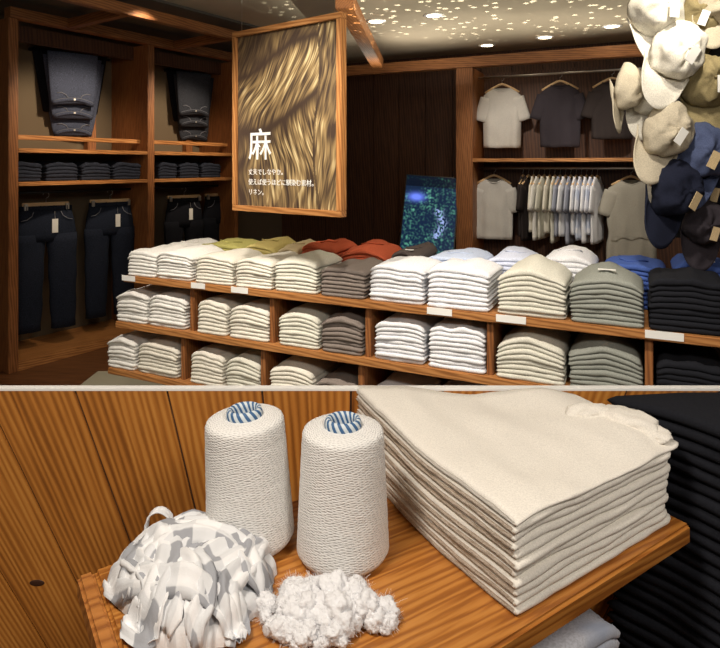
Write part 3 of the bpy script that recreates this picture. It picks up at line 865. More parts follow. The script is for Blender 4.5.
# fanned jeans hung on the upper wall of each wardrobe
def jean_fan(pxc, ytop, mk, where, sc):
    Y0 = .47
    labs = ['front', 'middle', 'rear']
    for q in range(3):   # q=0 front, shortest
        Y = Y0 - .075 * (2 - q) - .03
        p = FL.W(FL.X(pxc, Y), Y, 0)
        zt = 2.43 - .02 * q
        zb = [1.99, 1.885, 1.745][q]
        w0 = [.20, .235, .26][q] * sc; w1 = [.165, .155, .15][q] * sc
        root = empty('displayed_jeans', (p.x, p.y, zb), FL.a - .25, f'{"mid blue" if mk == "denim2" else "charcoal"} folded jeans, {labs[q]} of three fanned out in {where}', 'jeans', f'jeans fanned out in {where}')
        H = zt - zb
        rows = []
        m_ = 28
        for i in range(12):
            f = i / 11; hw = w1 + (w0 - w1) * f ** .8
            r = []
            for j in range(m_):
                a = 2 * PI * j / m_
                x = hw * math.copysign(abs(math.cos(a)) ** .7, math.cos(a))
                sag = -.035 * math.cos(x / hw * PI / 2) * -1 if False else .035 * (1 - (abs(x) / hw) ** 2) * (1 - f)
                r.append(Vector((x, .028 * math.sin(a) + .006 * N3(x * 12, f * 5, q), H * f + (sag if True else 0))))
            rows.append(r)
        bm = bmesh.new(); loft(bm, rows); mesh('denim_body', bm, M[mk], root)
        bm = bmesh.new(); pts = []
        for i in range(15):
            x = -w1 * .97 + 2 * w1 * .97 * i / 14
            pts.append((x, -.029 * (1 - (abs(x) / w1) ** 3) - .003, .018 + .035 * (1 - (abs(x) / w1) ** 2)))
        tube(bm, pts, .016, 8); mesh('waistband', bm, M[mk], root)
        bm = bmesh.new(); tube(bm, [(p_[0], p_[1] - .014, p_[2] + .012) for p_ in pts], .0022, 5); tag(mesh('stitching', bm, M['stitch'], root), 'pale seam along the waistband')
        for s in (-1, 1):
            bm = bmesh.new(); tube(bm, [(s * .045, -.031, .06), (s * .065, -.034, .09), (s * .10, -.032, .105), (s * .13, -.027, .10)], .004, 5); mesh('pocket', bm, M['stitch'], root)
        bxo('button', (-.008, .008, -.050, -.043, .045, .06), M['metal'], root, .002)
    # dark pair hung flat behind
    Y = Y0
    p = FL.W(FL.X(pxc - 2, Y), Y, 1.95)
    root = empty('displayed_jeans', p, FL.a - .12, f'black jeans hung behind the three fanned pairs in {where}', 'jeans', 'black jeans behind the fans')
    bm = bmesh.new(); rows = []
    for i in range(10):
        f = i / 9
        rows.append([Vector(((.23 + .09 * f) * sc * math.copysign(abs(math.cos(2 * PI * j / 24)) ** .7, math.cos(2 * PI * j / 24)), .022 * math.sin(2 * PI * j / 24) + .004 * N3(j, i * .5, 0), .52 * f + .012 * N3(j * .4, i, 5))) for j in range(24)])
    loft(bm, rows); mesh('denim_body', bm, M['ddenim'], root)
    bm = bmesh.new(); tube(bm, [(-.34 * sc, 0, .50), (.34 * sc, 0, .50)], .012, 8); mesh('folded_top', bm, M['ddenim'], root)
jean_fan(73, 50, 'denim2', 'the far left wardrobe', 1.0)
jean_fan(194, 70, 'denim3', 'the wardrobe behind the banner', .95)
# folded jeans between the two shelves
def jean_row(pxs, where, names):
    for i, (a, b) in enumerate(pxs):
        Y = .06
        stack(FL, a, b, 1.3755, 5, 'denim4', 'flat', f'the {names[i]} denim stack, {where}', 'dark', what='jeans', Y=Y, var=i % 3, hs=1.25, dsc=1.1, name='folded_jeans', cat='folded jeans')
jean_row(((13, 43), (46, 79), (82, 112), (114, 142)), 'far left wardrobe', ['first', 'second', 'third', 'fourth'])
jean_row(((159, 178), (180, 200), (202, 222)), 'wardrobe behind banner', ['first', 'second', 'third'])

# ------------------------------------------------------------------ right clothes cabinet
FR = Frame(.983, 6.08, FC.a)
def right_unit():
    root = empty('clothes_cabinet', FR.W(0, 0, 0), FR.a, 'wooden wall cabinet with hanging tops on two rails', 'cabinet')
    W = 3.0; D = .5
    bxo('side_post', (-.01, .16, 0, .08, 0, 2.48), WO['post'], root)
    bxo('side_panel', (.10, .16, .08, D, 0, 2.48), WO['post'], root)
    bxo('side_panel', (W - .06, W, 0, D, 0, 2.48), WO['post'], root)
    bxo('shelf', (.16, W - .06, 0, D - .02, 1.53, 1.565), WO['shelf'], root)
    bxo('back_panel', (.16, W - .06, D - .02, D, .05, 2.48), WO['dark'], root)
    bxo('plinth', (.16, W - .06, 0.02, D - .02, 0, .1), WO['post'], root)
    bxo('top_beam', (-1.35, W, -.03, .07, 2.48, 2.585), WO['beam'], root)
    for z in (2.40, 1.47):
        bm = bmesh.new(); tube(bm, [(.16, .24, z), (W - .06, .24, z)], .012); mesh('hanging_rail', bm, M['metal'], root)
right_unit()

def hanger(loc, rz, label, hw=.2, grp='wooden hangers in the clothes cabinet', wood_m='hanger'):
    root = empty('coat_hanger', loc, rz, label, 'hanger', grp)
    bm = bmesh.new()
    pts = [(-hw, 0, -.085), (-hw * .6, 0, -.045), (-.03, 0, -.008), (0, 0, 0), (.03, 0, -.008), (hw * .6, 0, -.045), (hw, 0, -.085)]
    tube(bm, pts, [.010, .012, .012, .012, .012, .012, .010], 8); mesh('shoulder_bar', bm, WO[wood_m], root)
    bm = bmesh.new(); pts = [(0, 0, .008), (0, 0, .035)] + [(.02 * math.sin(a), 0, .057 - .02 * math.cos(a)) for a in [x * PI / 8 for x in range(1, 12)]]
    tube(bm, pts, .0028, 6); mesh('hook', bm, M['metal'], root)
    return root
TC = {}
def top_garment(loc, rz, mk, label, w=.24, h=.6, sl=True, name='hanging_shirt', cat='shirt', grp=None, flat=1.0, dress=False, var=0):
    root = empty(name, loc, rz, label, cat, grp)
    bm = bmesh.new(); rows = []; m_ = 48; nr = 18
    for i in range(nr):
        f = i / (nr - 1)
        if f < .12: hw = .085 + (w - .085) * (f / .12) ** .75 ; z = -.012 - .075 * (f / .12)
        else: hw = w * (1 + .03 * math.sin(f * 3)) + (.02 * f if dress else 0); z = -.087 - (h - .087) * (f - .12) / .88
        if dress: hw *= (1 - .10 * math.exp(-((f - .55) / .08) ** 2))
        hd = (.035 + .03 * f) * flat
        r = []
        for j in range(m_):
            a = 2 * PI * j / m_
            x = hw * math.copysign(abs(math.cos(a)) ** .75, math.cos(a))
            y = hd * math.copysign(abs(math.sin(a)) ** .8, math.sin(a))
            y += (.014 * math.sin(x * 48 + var * 2 + 2 * N3(x * 5, 0, var)) * f + .018 * N3(x * 12, f * 4, var)) * flat
            zz = z - (.035 * (1 - (abs(x) / hw) ** 2) if (f < .01 and y < 0) else 0)
            zz += .008 * N3(x * 10, var, 0) * f
            r.append(Vector((x, y, zz)))
        rows.append(r)
    loft(bm, rows, cap=False)
    bm.faces.new([v for v in bm.verts][-m_:])
    bmesh.ops.recalc_face_normals(bm, faces=bm.faces)
    mesh('torso', bm, M[mk], root)
    bm = bmesh.new()
    tube(bm, [tuple(p) for p in rows[0]] + [tuple(rows[0][0])], .006, 5); mesh('collar', bm, M[mk], root)
    if sl:
        for s in (-1, 1):
            bm = bmesh.new(); rows = []
            for i in range(8):
                f = i / 7
                c = Vector((s * (w - .055 + .085 * f), 0, -.115 - .23 * f)); d = Vector((s * .30, 0, -.95)).normalized(); side = Vector((d.z, 0, -d.x)) * s
                rr = .088 - .012 * f
                rows.append([c + side * rr * math.cos(2 * PI * j / 16) + Vector((0, 1, 0)) * (.040 * flat * math.sin(2 * PI * j / 16) + .008 * N3(j, i, var + s)) for j in range(16)])
            loft(bm, rows); bmesh.ops.recalc_face_normals(bm, faces=bm.faces); mesh('sleeve', bm, M[mk], root)
    if dress:
        bxo('waist_seam', (-w * .93, w * .93, -.075, -.068, -h * .56, -h * .56 + .006), M[mk], root, .001)
    return root
for px, mk, lab, w, h in ((502, 'lgrey', 'pale grey', .185, .62), (560, 'char', 'charcoal', .185, .62), (612, 'brown', 'black', .18, .55)):
    p = FR.W(FR.X(px, .24), .24, 2.325)
    hanger(p, FR.a + .15, f'wooden hanger under the {lab} top on the upper rail', .17)
    top_garment(p + Vector((0, 0, -.03)), FR.a + .15, mk, f'{lab} short sleeved top hanging on the upper cabinet rail', w, h, var=px % 7)
for px, mk, lab, w, h, dr in ((494, 'lgrey', 'white grey short sleeved top at the left end of the lower cabinet rail', .185, .62, False), (631, 'grey', 'long grey linen dress at the right of the lower cabinet rail', .20, .95, True)):
    p = FR.W(FR.X(px, .24), .24, 1.395)
    hanger(p, FR.a + .15, 'wooden hanger under the ' + ('grey dress' if dr else 'white grey top') + ' on the lower rail', .17)
    top_garment(p + Vector((0, 0, -.03)), FR.a + .15, mk, lab, w, h, var=px % 5, dress=dr, name='hanging_dress' if dr else 'hanging_shirt', cat='dress' if dr else 'shirt')
seq = ['brown', 'brown', 'cream', 'white', 'ecru', 'cream', 'ecru', 'stripe', 'cool', 'stripe', 'cool', 'coolst', 'cool', 'coolst', 'cool']
cn = {'brown': 'dark brown', 'cream': 'cream', 'white': 'white', 'ecru': 'ecru', 'stripe': 'blue grey', 'cool': 'cool white', 'coolst': 'pale blue'}
on = ['first', 'second', 'third', 'fourth', 'fifth', 'sixth', 'seventh', 'eighth', 'ninth', 'tenth', 'eleventh', 'twelfth', 'thirteenth', 'fourteenth', 'fifteenth']
for i, mk in enumerate(seq):
    px = 523 + i * 5.3
    p = FR.W(FR.X(px, .24), .24, 1.395)
    rz = FR.a + PI / 2 + random.Random(i).uniform(-.10, .10) - .12
    hanger(p, rz, f'wooden hanger of the {on[i]} shirt in the side-on row', .17)
    top_garment(p, rz, mk, f'{cn[mk]} shirt, {on[i]} from left in the side-on row on the lower rail', .18, .60 + .05 * math.sin(i * 2.3), var=i, flat=.42, grp='shirts hanging side-on on the lower rail')

# ------------------------------------------------------------------ hats
def hat_rack():
    root = empty('hat_rack', (1.34, 2.62, 1.2), 0, 'black hanging grid rack carrying the hats at the right', 'hat rack')
    bm = bmesh.new()
    for i in range(8): x = .0 + i * .085; tube(bm, [(x, 0, 0), (x, 0, 1.5)], .004, 6)
    for j in range(16): z = .02 + j * .095; tube(bm, [(0, 0.008, z), (.6, 0.008, z)], .003, 6)
    mesh('wire_grid', bm, M['bmetal'], root)
    bxo('backing', (.05, .62, .02, .03, -.02, 1.5), plain('black_board', (.012, .011, .010), .8), root)
hat_rack()
def cap(px, py, mk, label, roll=0, tilt=0, yaw=0, s=1.0, d=2.46, seed=0, tagged=True, bucket=False):
    # crown axis faces the viewer (-Y), brim points down
    root = empty('bucket_hat' if bucket else 'baseball_cap', (wx(px, d), d, wz(py, d)), 0, label, 'hat', 'hats on the rack')
    root.rotation_euler = (tilt, roll, yaw); root.scale = (s, s, s)
    bm = bmesh.new(); rings = []; m_ = 40
    R = .092
    for i in range(13):
        f = i / 12           # 0 rim, 1 apex
        rr = math.cos(f * PI / 2) ** .75 if f < 1 else 0.0
        hh = .085 * math.sin(f * PI / 2) ** .9
        ring = []
        for j in range(m_):
            a = 2 * PI * j / m_
            wob = 1 + .22 * N3(math.cos(a) * 1.6, math.sin(a) * 1.6, seed + f * 2) + .10 * N3(math.cos(a) * 4, math.sin(a) * 4, seed + f * 4)
            r_ = max(R * rr * wob, .0012)
            dent = .035 * N3(math.cos(a) * rr * 2.2, math.sin(a) * rr * 2.2, seed + 9) + .022 * abs(N3(math.cos(a) * rr * 5, math.sin(a) * rr * 5, seed + 19))
            ring.append(Vector((r_ * math.cos(a), -hh - dent * f, r_ * 1.10 * math.sin(a))))
        rings.append(ring)
    vr = loft(bm, rings, cap=False); bm.faces.new(vr[-1])
    bmesh.ops.recalc_face_normals(bm, faces=bm.faces)
    o = mesh('crown', bm, M[mk], root); md = o.modifiers.new('thick', 'SOLIDIFY'); md.thickness = .002
    bm = bmesh.new(); rows = []
    if bucket:
        for i in range(5):
            f = i / 4
            rows.append([Vector(((R + .055 * f) * math.cos(2 * PI * j / 48), -.002 + .03 * f + .006 * N3(j * .4, f, seed), (R * 1.1 + .055 * f) * math.sin(2 * PI * j / 48))) for j in range(48)])
        vr = loft(bm, rows, cap=False)
    else:
        for i in range(8):
            f = i / 7
            r = []
            for j in range(25):
                a = PI + PI * (.06 + .88 * j / 24)
                ex = .118 * f * math.sin(PI * (.06 + .88 * j / 24)) ** .55
                x = R * math.cos(a) * (1 - .02 * f); z = R * 1.1 * math.sin(a) - ex
                y = -.004 + .030 * (x / R) ** 2 - .030 * f + .003 * N3(x * 20, z * 20, seed)
                r.append(bm.verts.new((x, y, z)))
            rows.append(r)
        for i in range(7):
            for j in range(24): bm.faces.new((rows[i][j], rows[i][j + 1], rows[i + 1][j + 1], rows[i + 1][j]))
    o = mesh('brim', bm, M[mk], root); md = o.modifiers.new('thick', 'SOLIDIFY'); md.thickness = .004
    bm = bmesh.new(); bmesh.ops.create_uvsphere(bm, u_segments=10, v_segments=6, radius=.006, matrix=Matrix.Translation((0, -.086, 0)))
    mesh('button', bm, M[mk], root)
    if tagged:
        bm = bmesh.new(); box(bm, -.016, .016, -.001, .001, -.06, 0)
        t_ = mesh('price_tag', bm, M['kraft'] if mk in ('navy', 'blue', 'char') else M['card'], root, smooth=False)
        t_.location = (.01, -.112, .0); t_.rotation_euler = (.0, .15, .1)
    return root
HATS = [
 (655, 8, 'offw', 'bright natural canvas cap at the top left of the hat rack', -.1, 0, 0, 1.15, 2.36, 1),
 (698, 14, 'khaki', 'khaki cap at the top right of the hat rack', .2, .1, -.3, 1.0, 2.5, 2),
 (716, -2, 'beige', 'beige cap in the top right corner, cut by the frame', .2, 0, 0, 1.0, 2.45, 3),
 (674, 52, 'offw', 'large pale cap tilted left in the middle of the hats', .45, 0, .1, 1.12, 2.32, 4),
 (622, 88, 'beige', 'beige cap sticking out at the left of the hat rack', .55, .1, .9, .95, 2.42, 5),
 (650, 90, 'offw', 'cream cap with a big paper tag below the large pale cap', .25, .1, .1, .95, 2.44, 6),
 (704, 80, 'khaki', 'khaki brown cap at the right edge below the top right cap', -.15, 0, -.1, 1.1, 2.40, 7),
 (664, 130, 'beige', 'crumpled beige cap lowest of the pale hats', .45, 0, .1, 1.05, 2.34, 8),
]
for px, py, mk, lab, roll, tilt, yaw, s, d, sd in HATS: cap(px, py, mk, lab, roll, tilt, yaw, s, d, sd)
cap(700, 152, 'blue', 'washed blue cap below the khaki brown cap', .3, 0, -.1, 1.1, 2.38, 9)
cap(672, 188, 'navy', 'navy hat with a kraft tag at the lower left of the rack', .35, .1, .3, 1.12, 2.36, 10)
cap(702, 182, 'navy', 'navy bucket hat with a wide brim under the blue cap', 0, .2, -.1, .95, 2.50, 11, bucket=True)
cap(703, 222, 'char', 'charcoal cap with a kraft tag lowest at the right', .1, .1, -.1, .9, 2.42, 12)

# ------------------------------------------------------------------ banner
def banner():
    Lp = Vector((-.627, 3.01)); Rp = Vector((-.07, 2.60)); dv = Rp - Lp; w = dv.length; a = math.atan2(dv.y, dv.x)
    z0, z1 = E - .227, E + .662
    root = empty('hanging_banner', (Lp.x, Lp.y, z0), a, 'framed hanging banner with a photo of flax fibres and white Japanese lettering', 'banner')
    H = z1 - z0; fw = .028
    bxo('frame_rail', (0, w, -.02, .02, 0, fw), WO['shelf'], root, .002)
    bxo('frame_rail', (0, w, -.02, .02, H - fw, H), WO['shelf'], root, .002)
    bxo('frame_stile', (0, fw, -.02, .02, fw, H - fw), WO['stile'], root, .002)
    bxo('frame_stile', (w - fw, w, -.02, .02, fw, H - fw), WO['stile'], root, .002)
    NXg, NZg = 260, 360
    bm = bmesh.new(); vs = []; cols = []
    def colour(u, v):     # u right, v down, both 0..1
        warp = .05 * N3(u * 3, v * 3, 1)
        crease1 = .565 - .20 * u + .05 * math.sin(u * 5)      # between the two hanks
        ctop = .25 - .26 * u + .02 * math.sin(u * 9) - .0     # top of first hank
        rope = u > .80 + .03 * math.sin(v * 7)
        def streak(ang, sc, sd):
            c, s = math.cos(ang), math.sin(ang)
            uu = (u * .63 + warp * .6); vv = v * .84
            p = uu * c + vv * s; q = -uu * s + vv * c
            q += .022 * N3(p * 6, q * 9, sd)
            return (N3(q * sc, p * 3.2, sd) * .45 + N3(q * sc * 2.5, p * 7, sd + 4) * .75 + N3(q * sc * 5.5, p * 12, sd + 7) * .8)
        if rope:
            k = streak(1.75, 26, 3); shade = .62 + .3 * math.sin((u * 9 + v * 24)) * .35
            if abs(u - (.80 + .03 * math.sin(v * 7))) < .02: shade *= .35
        elif v < ctop:
            k = streak(-1.15, 24, 5); shade = .26 + .30 * N3(u * 5, v * 9, 3)
            if u < .3: shade *= .8
        elif v < crease1:
            f = (v - ctop) / (crease1 - ctop)
            k = streak(-.95 - .25 * u, 30, 1); shade = .95 * math.sin(PI * min(1, max(0, f * .9 + .07))) ** .6
            shade *= .72 + .35 * u
        else:
            f = (v - crease1); k = streak(1.45 - .25 * (u - .5), 30, 2)
            shade = min(1, f * 7 + .1) * (.80 - .35 * max(0, v - .75) * 2)
            left = .25 + .1 * math.sin(v * 9)
            if u < left: shade *= .42 + .3 * (u / left)
            if N3(u * 3.2, v * 5, 31) > .25 and v > .78: shade *= .6
        shade *= 1 - .85 * math.exp(-((v - crease1) / (.016 + .02 * abs(N3(u * 4, 0, 9)))) ** 2) * (not rope)
        shade *= 1 - .8 * math.exp(-((v - ctop) / .022) ** 2) * (not rope)
        shade *= .55 + .45 * min(1, u / .10) if v > .3 else 1
        b = max(0.02, shade * (.55 + 1.25 * k)); b = b ** 1.2
        dark = Vector((.045, .025, .016)); mid = Vector((.30, .20, .085)); lt = Vector((.68, .55, .30))
        c = dark.lerp(mid, min(1, b * 1.9)) if b < .53 else mid.lerp(lt, min(1, (b - .53) * 1.9))
        return (c.x, c.y, c.z, 1)
    for j in range(NZg + 1):
        for i in range(NXg + 1):
            u, v = i / NXg, j / NZg
            vs.append(bm.verts.new((fw + (w - 2 * fw) * u, -.006, H - fw - (H - 2 * fw) * v))); cols.append(colour(u, v))
    for j in range(NZg):
        for i in range(NXg):
            k = j * (NXg + 1) + i
            bm.faces.new((vs[k], vs[k + NXg + 1], vs[k + NXg + 2], vs[k + 1]))
    o = mesh('printed_panel', bm, vcol('flax_print', .6), root, smooth=False)
    at = o.data.color_attributes.new('Col', 'FLOAT_COLOR', 'POINT')
    at.data.foreach_set('color', [c for q in cols for c in q])
    bxo('backing', (fw, w - fw, -.004, .012, fw, H - fw), WO['dark'], root, 0)
    wt = plain('white_print', (.9, .9, .88), .6)
    def text(s, size, x, z, name):
        cu = bpy.data.curves.new('t', 'FONT'); cu.body = s; cu.size = size; cu.extrude = .0006
        if size > .1: cu.offset = .0010
        to = bpy.data.objects.new('t', cu); C.objects.link(to)
        bpy.context.view_layer.update()
        me = bpy.data.meshes.new_from_object(to.evaluated_get(bpy.context.evaluated_depsgraph_get()))
        bpy.data.objects.remove(to)
        me.materials.clear(); me.materials.append(wt)
        ob = bpy.data.objects.new(name, me); C.objects.link(ob); ob.parent = root
        ob.location = (x, -.0075, z); ob.rotation_euler.x = PI / 2
    text('麻', .160, .103, H * .300, 'kanji')
    text('丈夫でしなやか。', .0315, .104, H * .205, 'caption_line')
    text('使えば使うほどに馴染む素材。', .0315, .104, H * .150, 'caption_line')
    text('リネン。', .0315, .104, H * .095, 'caption_line')
    for x in (.05, w - .05):
        bm = bmesh.new(); tube(bm, [(x, 0, H), (x, 0, 2.72 - z0)], .0015, 5); mesh('cable', bm, M['metal'], root)
banner()

# ------------------------------------------------------------------ screen
def screen():
    d = 6.0; p = Vector((wx(426, d), d, wz(254, d)))
    root = empty('video_screen', p, -.25, 'tall lit video screen showing green foliage and blue flowers', 'screen')
    root.rotation_euler = (-.28, .07, -.18)
    w, h = .53, .80
    bxo('bezel', (-w / 2 - .012, w / 2 + .012, 0, .04, -.012, h + .012), M['bmetal'], root, .004)
    bm = bmesh.new(); vs = []; cols = []; nx, nz = 150, 220
    for j in range(nz + 1):
        for i in range(nx + 1):
            u, v = i / nx, j / nz
            vs.append(bm.verts.new((-w / 2 + w * u, -.002, h * v)))
            n1 = abs(N3(u * 9, v * 13, 1)) * 2; n2 = N3(u * 24, v * 34, 2); n3 = N3(u * 3, v * 4, 3)
            g = max(0, -.02 + .75 * n1 * (.45 + n3) * (.6 + n2 * 1.6) + .22 * n2)
            c = Vector((.006 + .10 * g, .018 + .34 * g, .05 + .20 * g))
            fl = math.exp(-(((u - .22) / .14) ** 2 + ((v - .72) / .05) ** 2))
            c = c.lerp(Vector((.16, .25, 1.0)), min(1, fl * 1.2))
            f2 = math.exp(-(((u - .72 - .05 * math.sin(v * 20)) / .07) ** 2)) * (.20 < v < .60) * (N3(u * 28, v * 30, 7) > .0)
            c = c.lerp(Vector((.40, .52, .95)), .8 * f2)
            if v > .86: c *= .35
            cols += [max(0, c.x), max(0, c.y), max(0, c.z), 1]
    for j in range(nz):
        for i in range(nx):
            k = j * (nx + 1) + i; bm.faces.new((vs[k], vs[k + 1], vs[k + nx + 2], vs[k + nx + 1]))
    o = mesh('display', bm, vcol('screen_picture', .3, 1.1), root, smooth=False)
    o.data.color_attributes.new('Col', 'FLOAT_COLOR', 'POINT').data.foreach_set('color', cols)
    bm = bmesh.new(); box(bm, -.2, .2, -.1, .15, -p.z + .0, -p.z + .02); box(bm, -.03, .03, 0, .05, -p.z, 0); st = mesh('stand', bm, M['bmetal'], root, smooth=False)
    st.rotation_euler = root.rotation_euler.to_matrix().inverted().to_euler()
screen()

# ------------------------------------------------------------------ room shell
def ceil_mat():
    m, nt, b = nodes('ceiling_plaster'); tc = nt.nodes.new('ShaderNodeTexCoord')
    n = nt.nodes.new('ShaderNodeTexNoise'); n.inputs['Scale'].default_value = 3; L(nt, tc.outputs['Object'], n.inputs[0])
    r = ramp(nt, [(.3, (.42, .37, .29)), (.7, (.48, .43, .34))]); L(nt, n.outputs['Fac'], r.inputs[0]); L(nt, r.outputs[0], b.inputs['Base Color'])
    b.inputs['Roughness'].default_value = .85; return m
CEIL = 2.72
tag(bxo('ceiling', (-6, 6, -3, 10, CEIL, CEIL + .08), ceil_mat(), None, 0), kind='structure')
tag(bxo('floor', (-6, 6, -3, 10, -.05, 0), WO['floor'], None, 0), kind='structure')
# pale floor area by the counter
tag(bxo('trim_1', (-1.9, 3.5, 1.6, 4.35, .0, .006), plain('pale_floor_mat', (.40, .38, .29), .6), None, 0), kind='structure')
def wall(name, fr, x0, x1, y0, y1, mat, seams=0):
    root = empty(name, fr.W(0, 0, 0), fr.a, kind='structure')
    bm = bmesh.new()
    if seams:
        n = int((x1 - x0) / seams)
        for i in range(n): box(bm, x0 + i * seams + .004, x0 + (i + 1) * seams - .004, y0, y1, 0, CEIL)
        box(bm, x0, x1, y0 + .02, y1 + .02, 0, CEIL)
    else: box(bm, x0, x1, y0, y1, 0, CEIL)
    mesh('panelling', bm, mat, root, smooth=False)
wall('wall_left', FL, -4.5, 5.5, .58, .68, fabric('taupe_wall', (.13, .10, .07), sc=200))
wall('wall_back', FR, -5.0, 4.5, .54, .62, WO['dark'], .32)
wall('wall_right', Frame(3.6, 0, PI / 2), -3, 5.5, -.1, 0, WO['dark'], .32)

# overhead wooden lattice
def beam(name, p, q, w, h, label):
    p, q = Vector(p), Vector(q); d = q - p; a = math.atan2(d.y, d.x)
    o = bxo(name, (0, d.length, -w / 2, w / 2, 0, h), WO['beam'], None, .004); o.location = p; o.rotation_euler.z = a
    return tag(o, label, 'beam', 'ceiling beams')
tr = ZT + .001
beam('ceiling_beam', (-.10, 3.75, 2.48), (.185, 6.14, 2.48), .11, .105, 'diagonal wooden ceiling beam right of the banner, running to the cabinet beam')
b0 = FL.W(-.3, -.75, 2.56); b1 = FL.W(2.5, -.75, 2.56)
beam('ceiling_beam', b0, b1, .07, .075, 'outer wooden beam overhead, in front of the wardrobe units')
for X_, l in ((.45, 'short cross beam above the far left wardrobe'), (1.45, 'short cross beam above the wardrobe behind the banner')):
    beam('ceiling_beam', FL.W(X_, -.71, 2.56), FL.W(X_, -.035, 2.56), .06, .07, l)
p0 = FL.W(-.25, -1.4, 2.56)
def dark_canopy():
    bm = bmesh.new(); box(bm, -.4, 2.6, -.8, .6, CEIL - .02, CEIL - .001)
    o = mesh('trim_2', bm, plain('grey_ceiling_panel', (.09, .085, .075), .8), None, smooth=False)
    o.location = FL.W(0, 0, 0); o.rotation_euler.z = FL.a; tag(o, kind='structure')
dark_canopy()

# downlights
def downlight(px, py, label, energy=6):
    d = (CEIL - E) * F / (165 - py)
    root = empty('downlight', (wx(px, d), d, CEIL), 0, label, 'downlight', 'recessed ceiling downlights')
    bm = bmesh.new(); lathe(bm, [(.062, -.001), (.085, -.001), (.088, -.006), (.060, -.008)], 32); mesh('trim_ring', bm, M['wpaint'], root)
    bm = bmesh.new(); bmesh.ops.create_circle(bm, cap_ends=True, radius=.062, segments=32, matrix=Matrix.Translation((0, 0, -.0035)))
    mesh('lens', bm, plain('lamp_glow', (.9, .9, .8), .5, 0, (1, .86, .62), 12), root)
    return root.location
DL = [(487, 45, 'downlight nearest the cabinet, leftmost of the right three'), (545, 37, 'downlight in the middle of the right three'), (612, 26, 'downlight nearest the hats'),
      (434, 15, 'downlight on the speckled ceiling right of the diagonal beam'), (376, 21, 'bright downlight touching the diagonal beam')]
dls = [downlight(*q) for q in DL]

def spot(loc, target, energy, size=60, blend=.6, col=(1, .85, .66), rad=.05, name='spot_lamp'):
    l = bpy.data.lights.new(name, 'SPOT'); l.energy = energy; l.spot_size = math.radians(size); l.spot_blend = blend; l.color = col; l.shadow_soft_size = rad
    o = bpy.data.objects.new(name, l); C.objects.link(o); o.location = loc
    o.rotation_euler = (Vector(target) - Vector(loc)).to_track_quat('-Z', 'Y').to_euler(); return o
def area(loc, target, energy, sx, sy, col=(1, .88, .72), name='key_fill_light'):
    l = bpy.data.lights.new(name, 'AREA'); l.shape = 'RECTANGLE'; l.size = sx; l.size_y = sy; l.energy = energy; l.color = col
    o = bpy.data.objects.new(name, l); C.objects.link(o); o.location = loc
    o.rotation_euler = (Vector(target) - Vector(loc)).to_track_quat('-Z', 'Y').to_euler(); return o
CW = (1, .90, .77)
# over the counter
for X_, e in ((.3, 120), (1.15, 110), (1.9, 100), (2.6, 80)):
    q = FC.W(X_, -1.05, 2.66); t = FC.W(X_, .1, .8); spot(q, t, e, 66, .7, CW)
# the clothes cabinet
for X_ in (.7, 1.7): spot(FR.W(X_, -1.3, 2.6), FR.W(X_, .2, 1.5), 75, 62, .8, CW)
# wardrobes
for X_ in (.55, 1.6): spot(FL.W(X_, -1.1, 2.62), FL.W(X_, .3, 1.7), 120, 54, .8, (1, .8, .58))
spot(FL.W(.4, -.5, 2.5), FL.W(.4, -.1, 0), 30, 60, .8, (1, .75, .5))
# banner and hats
spot((.3, 1.5, 2.65), (-.33, 2.8, 1.7), 50, 40, .7, CW)
spot((1.05, 1.55, 2.68), (1.25, 2.45, 2.1), 110, 42, .8, (1, .9, .74))
area((-.2, 3.3, 2.30), (-.2, 3.3001, 2.72), 10, 1.6, .6, (1, .88, .70), 'ceiling_fill')  # added fill with no fixture, brightens the ceiling above the counter
area((1.6, 5.1, 2.35), (1.6, 5.1001, 2.72), 3.5, 2.0, .5, (1, .88, .70), 'ceiling_fill')  # added fill, lifts the ceiling in front of the cabinet
area((.4, 5.7, 2.3), (.4, 5.7001, 2.72), 4, 1.0, .4, (1, .88, .70), 'ceiling_fill')  # added fill for the dark stretch of ceiling near the back wall
# lower display
area((-.55, .30, 2.45), (-.08, .88, 1.0), 20, .35, .35, (1, .90, .78))
area((.75, -.2, 2.35), (.25, .85, 1.0), 15, .4, .4, (1, .92, .82))  # added fill from the front right, whitens the front of the linen stack
# dappled projector aimed at the ceiling
g = spot((1.05, 4.1, 1.85), (1.05, 4.1001, CEIL), 80, 134, .25, (1, .92, .72), .0, 'dapple_projector')
g.data.use_nodes = True; nt = g.data.node_tree
em = next(n for n in nt.nodes if n.type == 'EMISSION')
tc = nt.nodes.new('ShaderNodeTexCoord')
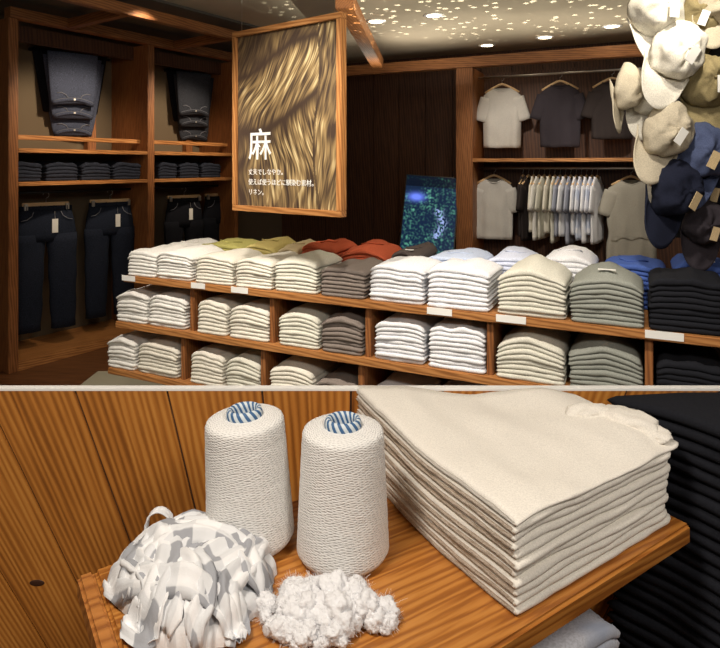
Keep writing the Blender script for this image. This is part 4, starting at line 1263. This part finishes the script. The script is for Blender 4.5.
# direction -> plane coordinates
sep = nt.nodes.new('ShaderNodeSeparateXYZ'); L(nt, tc.outputs['Normal'], sep.inputs[0])
dx = nt.nodes.new('ShaderNodeMath'); dx.operation = 'DIVIDE'; L(nt, sep.outputs[0], dx.inputs[0]); L(nt, sep.outputs[2], dx.inputs[1])
dy = nt.nodes.new('ShaderNodeMath'); dy.operation = 'DIVIDE'; L(nt, sep.outputs[1], dy.inputs[0]); L(nt, sep.outputs[2], dy.inputs[1])
cb = nt.nodes.new('ShaderNodeCombineXYZ'); L(nt, dx.outputs[0], cb.inputs[0]); L(nt, dy.outputs[0], cb.inputs[1])
vo = nt.nodes.new('ShaderNodeTexVoronoi'); vo.inputs['Scale'].default_value = 10.5; L(nt, cb.outputs[0], vo.inputs['Vector'])
th = ramp(nt, [(.24, (1, 1, 1)), (.31, (.0, .0, .0))]); L(nt, vo.outputs['Distance'], th.inputs[0])
sp2 = nt.nodes.new('ShaderNodeSeparateColor'); L(nt, vo.outputs['Color'], sp2.inputs[0])
gt = nt.nodes.new('ShaderNodeMath'); gt.operation = 'GREATER_THAN'; gt.inputs[1].default_value = .35; L(nt, sp2.outputs[0], gt.inputs[0])
ml = nt.nodes.new('ShaderNodeMath'); ml.operation = 'MULTIPLY'; L(nt, th.outputs[0], ml.inputs[0]); L(nt, gt.outputs[0], ml.inputs[1])
ad = nt.nodes.new('ShaderNodeMath'); ad.operation = 'ADD'; ad.inputs[1].default_value = .17; L(nt, ml.outputs[0], ad.inputs[0])
pw = nt.nodes.new('ShaderNodeMath'); pw.operation = 'POWER'; pw.inputs[1].default_value = -3
ab = nt.nodes.new('ShaderNodeMath'); ab.operation = 'ABSOLUTE'; L(nt, sep.outputs[2], ab.inputs[0]); L(nt, ab.outputs[0], pw.inputs[0])
m9 = nt.nodes.new('ShaderNodeMath'); m9.operation = 'MULTIPLY'; L(nt, ad.outputs[0], m9.inputs[0]); L(nt, pw.outputs[0], m9.inputs[1])
L(nt, m9.outputs[0], em.inputs['Strength'])

w = bpy.data.worlds.new('World'); bpy.context.scene.world = w; w.use_nodes = True
bg = w.node_tree.nodes['Background']; bg.inputs[0].default_value = (1, .86, .70, 1); bg.inputs[1].default_value = .22

cam = bpy.data.cameras.new('camera'); co = bpy.data.objects.new('camera', cam); C.objects.link(co)
co.location = (0, 0, E); co.rotation_euler = (PI / 2, 0, 0)
cam.sensor_width = 36; cam.sensor_fit = 'HORIZONTAL'; cam.lens = F / 720 * 36; cam.shift_y = -(324 - 165) / 720.0
cam.clip_start = .05; cam.clip_end = 60
S = bpy.context.scene; S.camera = co
S.view_settings.view_transform = 'Standard'; S.view_settings.look = 'None'; S.view_settings.gamma = 1; S.view_settings.use_curve_mapping = False
S.view_settings.exposure = 0.0
